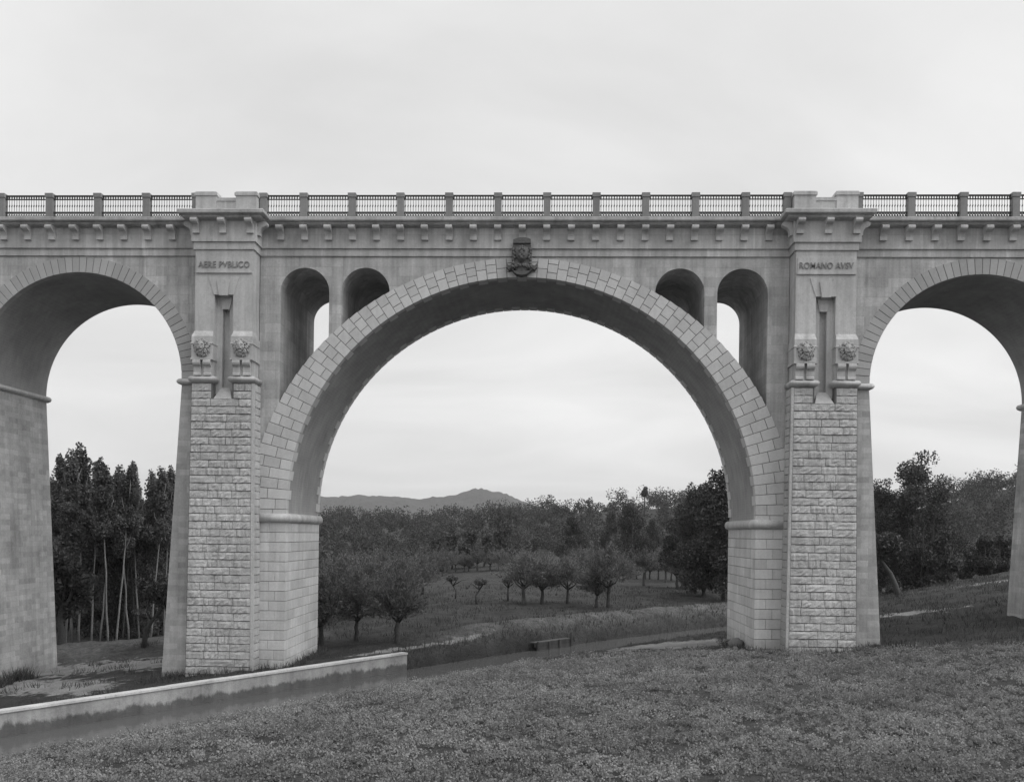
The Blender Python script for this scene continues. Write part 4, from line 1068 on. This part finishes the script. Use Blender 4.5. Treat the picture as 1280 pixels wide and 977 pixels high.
# grass blades: banks, the foot of the piers, the far orchard floor
def grass(n_, fx, fy, keep, hgt, wid):
    x = fx(n_); y = fy(n_); m_ = keep(x, y); x, y = x[m_], y[m_]; z = ground_z(x, y); n2 = len(x)
    a = rc.uniform(0, 6.3, n2); h = hgt * rc.uniform(.5, 1.4, n2); ln = rc.normal(0, .35, (n2, 2)) * h[:, None]
    B = np.stack([x, y, z - .02], -1); T = B + np.stack([ln[:, 0], ln[:, 1], h], -1); sd_ = np.stack([np.cos(a), np.sin(a), 0 * a], -1) * wid
    V = np.stack([B - sd_, B + sd_, T + sd_ * .15, T - sd_ * .15], 1).reshape(-1, 3); return V, np.arange(4 * n2).reshape(-1, 4)
G = [grass(26000, lambda n: rc.uniform(-24, 26, n), lambda n: rc.uniform(-16, 34, n), lambda x, y: in_view(x, y) & (across(x, y) < -8.95) & (across(x, y) > -14) & ~((x > -18.6) & (x < -11.9) & (y > -1.1) & (y < 6.7)) & (wob(x, y, .9) > -.6), .20, .018),
     grass(22000, lambda n: rc.uniform(-8, 26, n), lambda n: rc.uniform(2, 40, n), lambda x, y: (across(x, y) < -8.1) & (across(x, y) > -9.8) & (along(x, y) > .9), .42, .022),
     grass(16000, lambda n: rc.uniform(-32, -16, n), lambda n: rc.uniform(-8, 20, n), lambda x, y: in_view(x, y) & (wob(x, y, .7) > .9) & ~((x < -27.4)), .30, .02),
     grass(34000, lambda n: rc.uniform(16, 44, n), lambda n: rc.uniform(-10, 40, n), lambda x, y: in_view(x, y) & (wob(x, y, .8) > -.1) & (y > -1.5 - .5 * (x - 17)) & ~((x > 27.5) & (y < 7)) & ~((x < 18.2) & (y < 6.8)), .24, .022),
     grass(14000, lambda n: rc.uniform(-5, 14, n), lambda n: rc.uniform(0, 22, n), lambda x, y: (across(x, y) > -3.4) & (wob(x, y, 1.3) > .2) & (((x - 8.6) / 4.5) ** 2 + ((y - 5.5) / 2.4) ** 2 > 1) & ~((x > 11.7) & (y < 6.8)), .16, .018),
     grass(26000, lambda n: rc.uniform(-22, 34, n), lambda n: rc.uniform(12, 70, n), lambda x, y: in_view(x, y) & (across(x, y) < -9.5) & (wob(x, y, .5) > .0), .26, .03),
     grass(5000, lambda n: rc.uniform(-18.9, -11.3, n), lambda n: rc.uniform(-1.9, 7, n), lambda x, y: ((y < -1.12) | (x < -18.35) | ((x > -11.93) & (y < 6.7)) | ((y < -.1) & (x < -16.8)) | ((y < -.1) & (x > -13.1))) & (across(x, y) < -8.95) & (wob(x, y, 2.1) > -.7), .34, .016),
     grass(4200, lambda n: rc.uniform(11.2, 19.3, n), lambda n: rc.uniform(-1.9, 6.6, n), lambda x, y: ((y < -1.15) | (x > 18.3) | (x < 11.9) | ((y < -.1) & (x > 16.8)) | ((y < -.1) & (x < 13.1))) & (wob(x, y, 2.1) > -.5), .26, .016),
     grass(7000, lambda n: rc.uniform(-26, 30, n), lambda n: rc.uniform(-26, -2, n), lambda x, y: in_view(x, y) & (across(x, y) > -3) & (wob(x, y, 1.7) > .9) & ~((np.abs(np.abs(x) - 15) < 2.0) & (y > -1.35)), .34, .014),
     grass(5000, lambda n: rc.uniform(-24, 6, n), lambda n: rc.uniform(-18, 22, n), lambda x, y: (across(x, y) > -3.9) & (across(x, y) < -2.6) & (wob(x, y, 1.3) > -.4), .30, .016),
     grass(2600, lambda n: rc.uniform(-29, -26.6, n), lambda n: rc.uniform(-4, 3, n), lambda x, y: wob(x, y, 1.5) > -.5, .6, .02)]
VV, FF, o2 = [], [], 0
for V, F in G: VV.append(V); FF.append(F + o2); o2 += len(V)
tag(put('grass', np_mesh('grass', np.concatenate(VV), np.concatenate(FF), 'grass')), 'rough grass on the banks and under the arches', 'grass', kind='stuff')

# ================================================================== HAZE
hz = MB(); hz.box(-5200, 5200, -420, 9200, -12, 185)
hm_ = bpy.data.materials.new('thin haze'); hm_.use_nodes = True; t = hm_.node_tree; t.nodes.clear()
pv = t.nodes.new('ShaderNodeVolumePrincipled'); pv.inputs['Color'].default_value = (.95, .95, .95, 1); pv.inputs['Density'].default_value = 1.05e-4; pv.inputs['Anisotropy'].default_value = 0.2
out = t.nodes.new('ShaderNodeOutputMaterial'); t.links.new(pv.outputs[0], out.inputs['Volume'])
M['haze'] = hm_
tag(hz.build('haze', 'haze'), 'thin pale haze in the valley air', 'haze', kind='stuff')
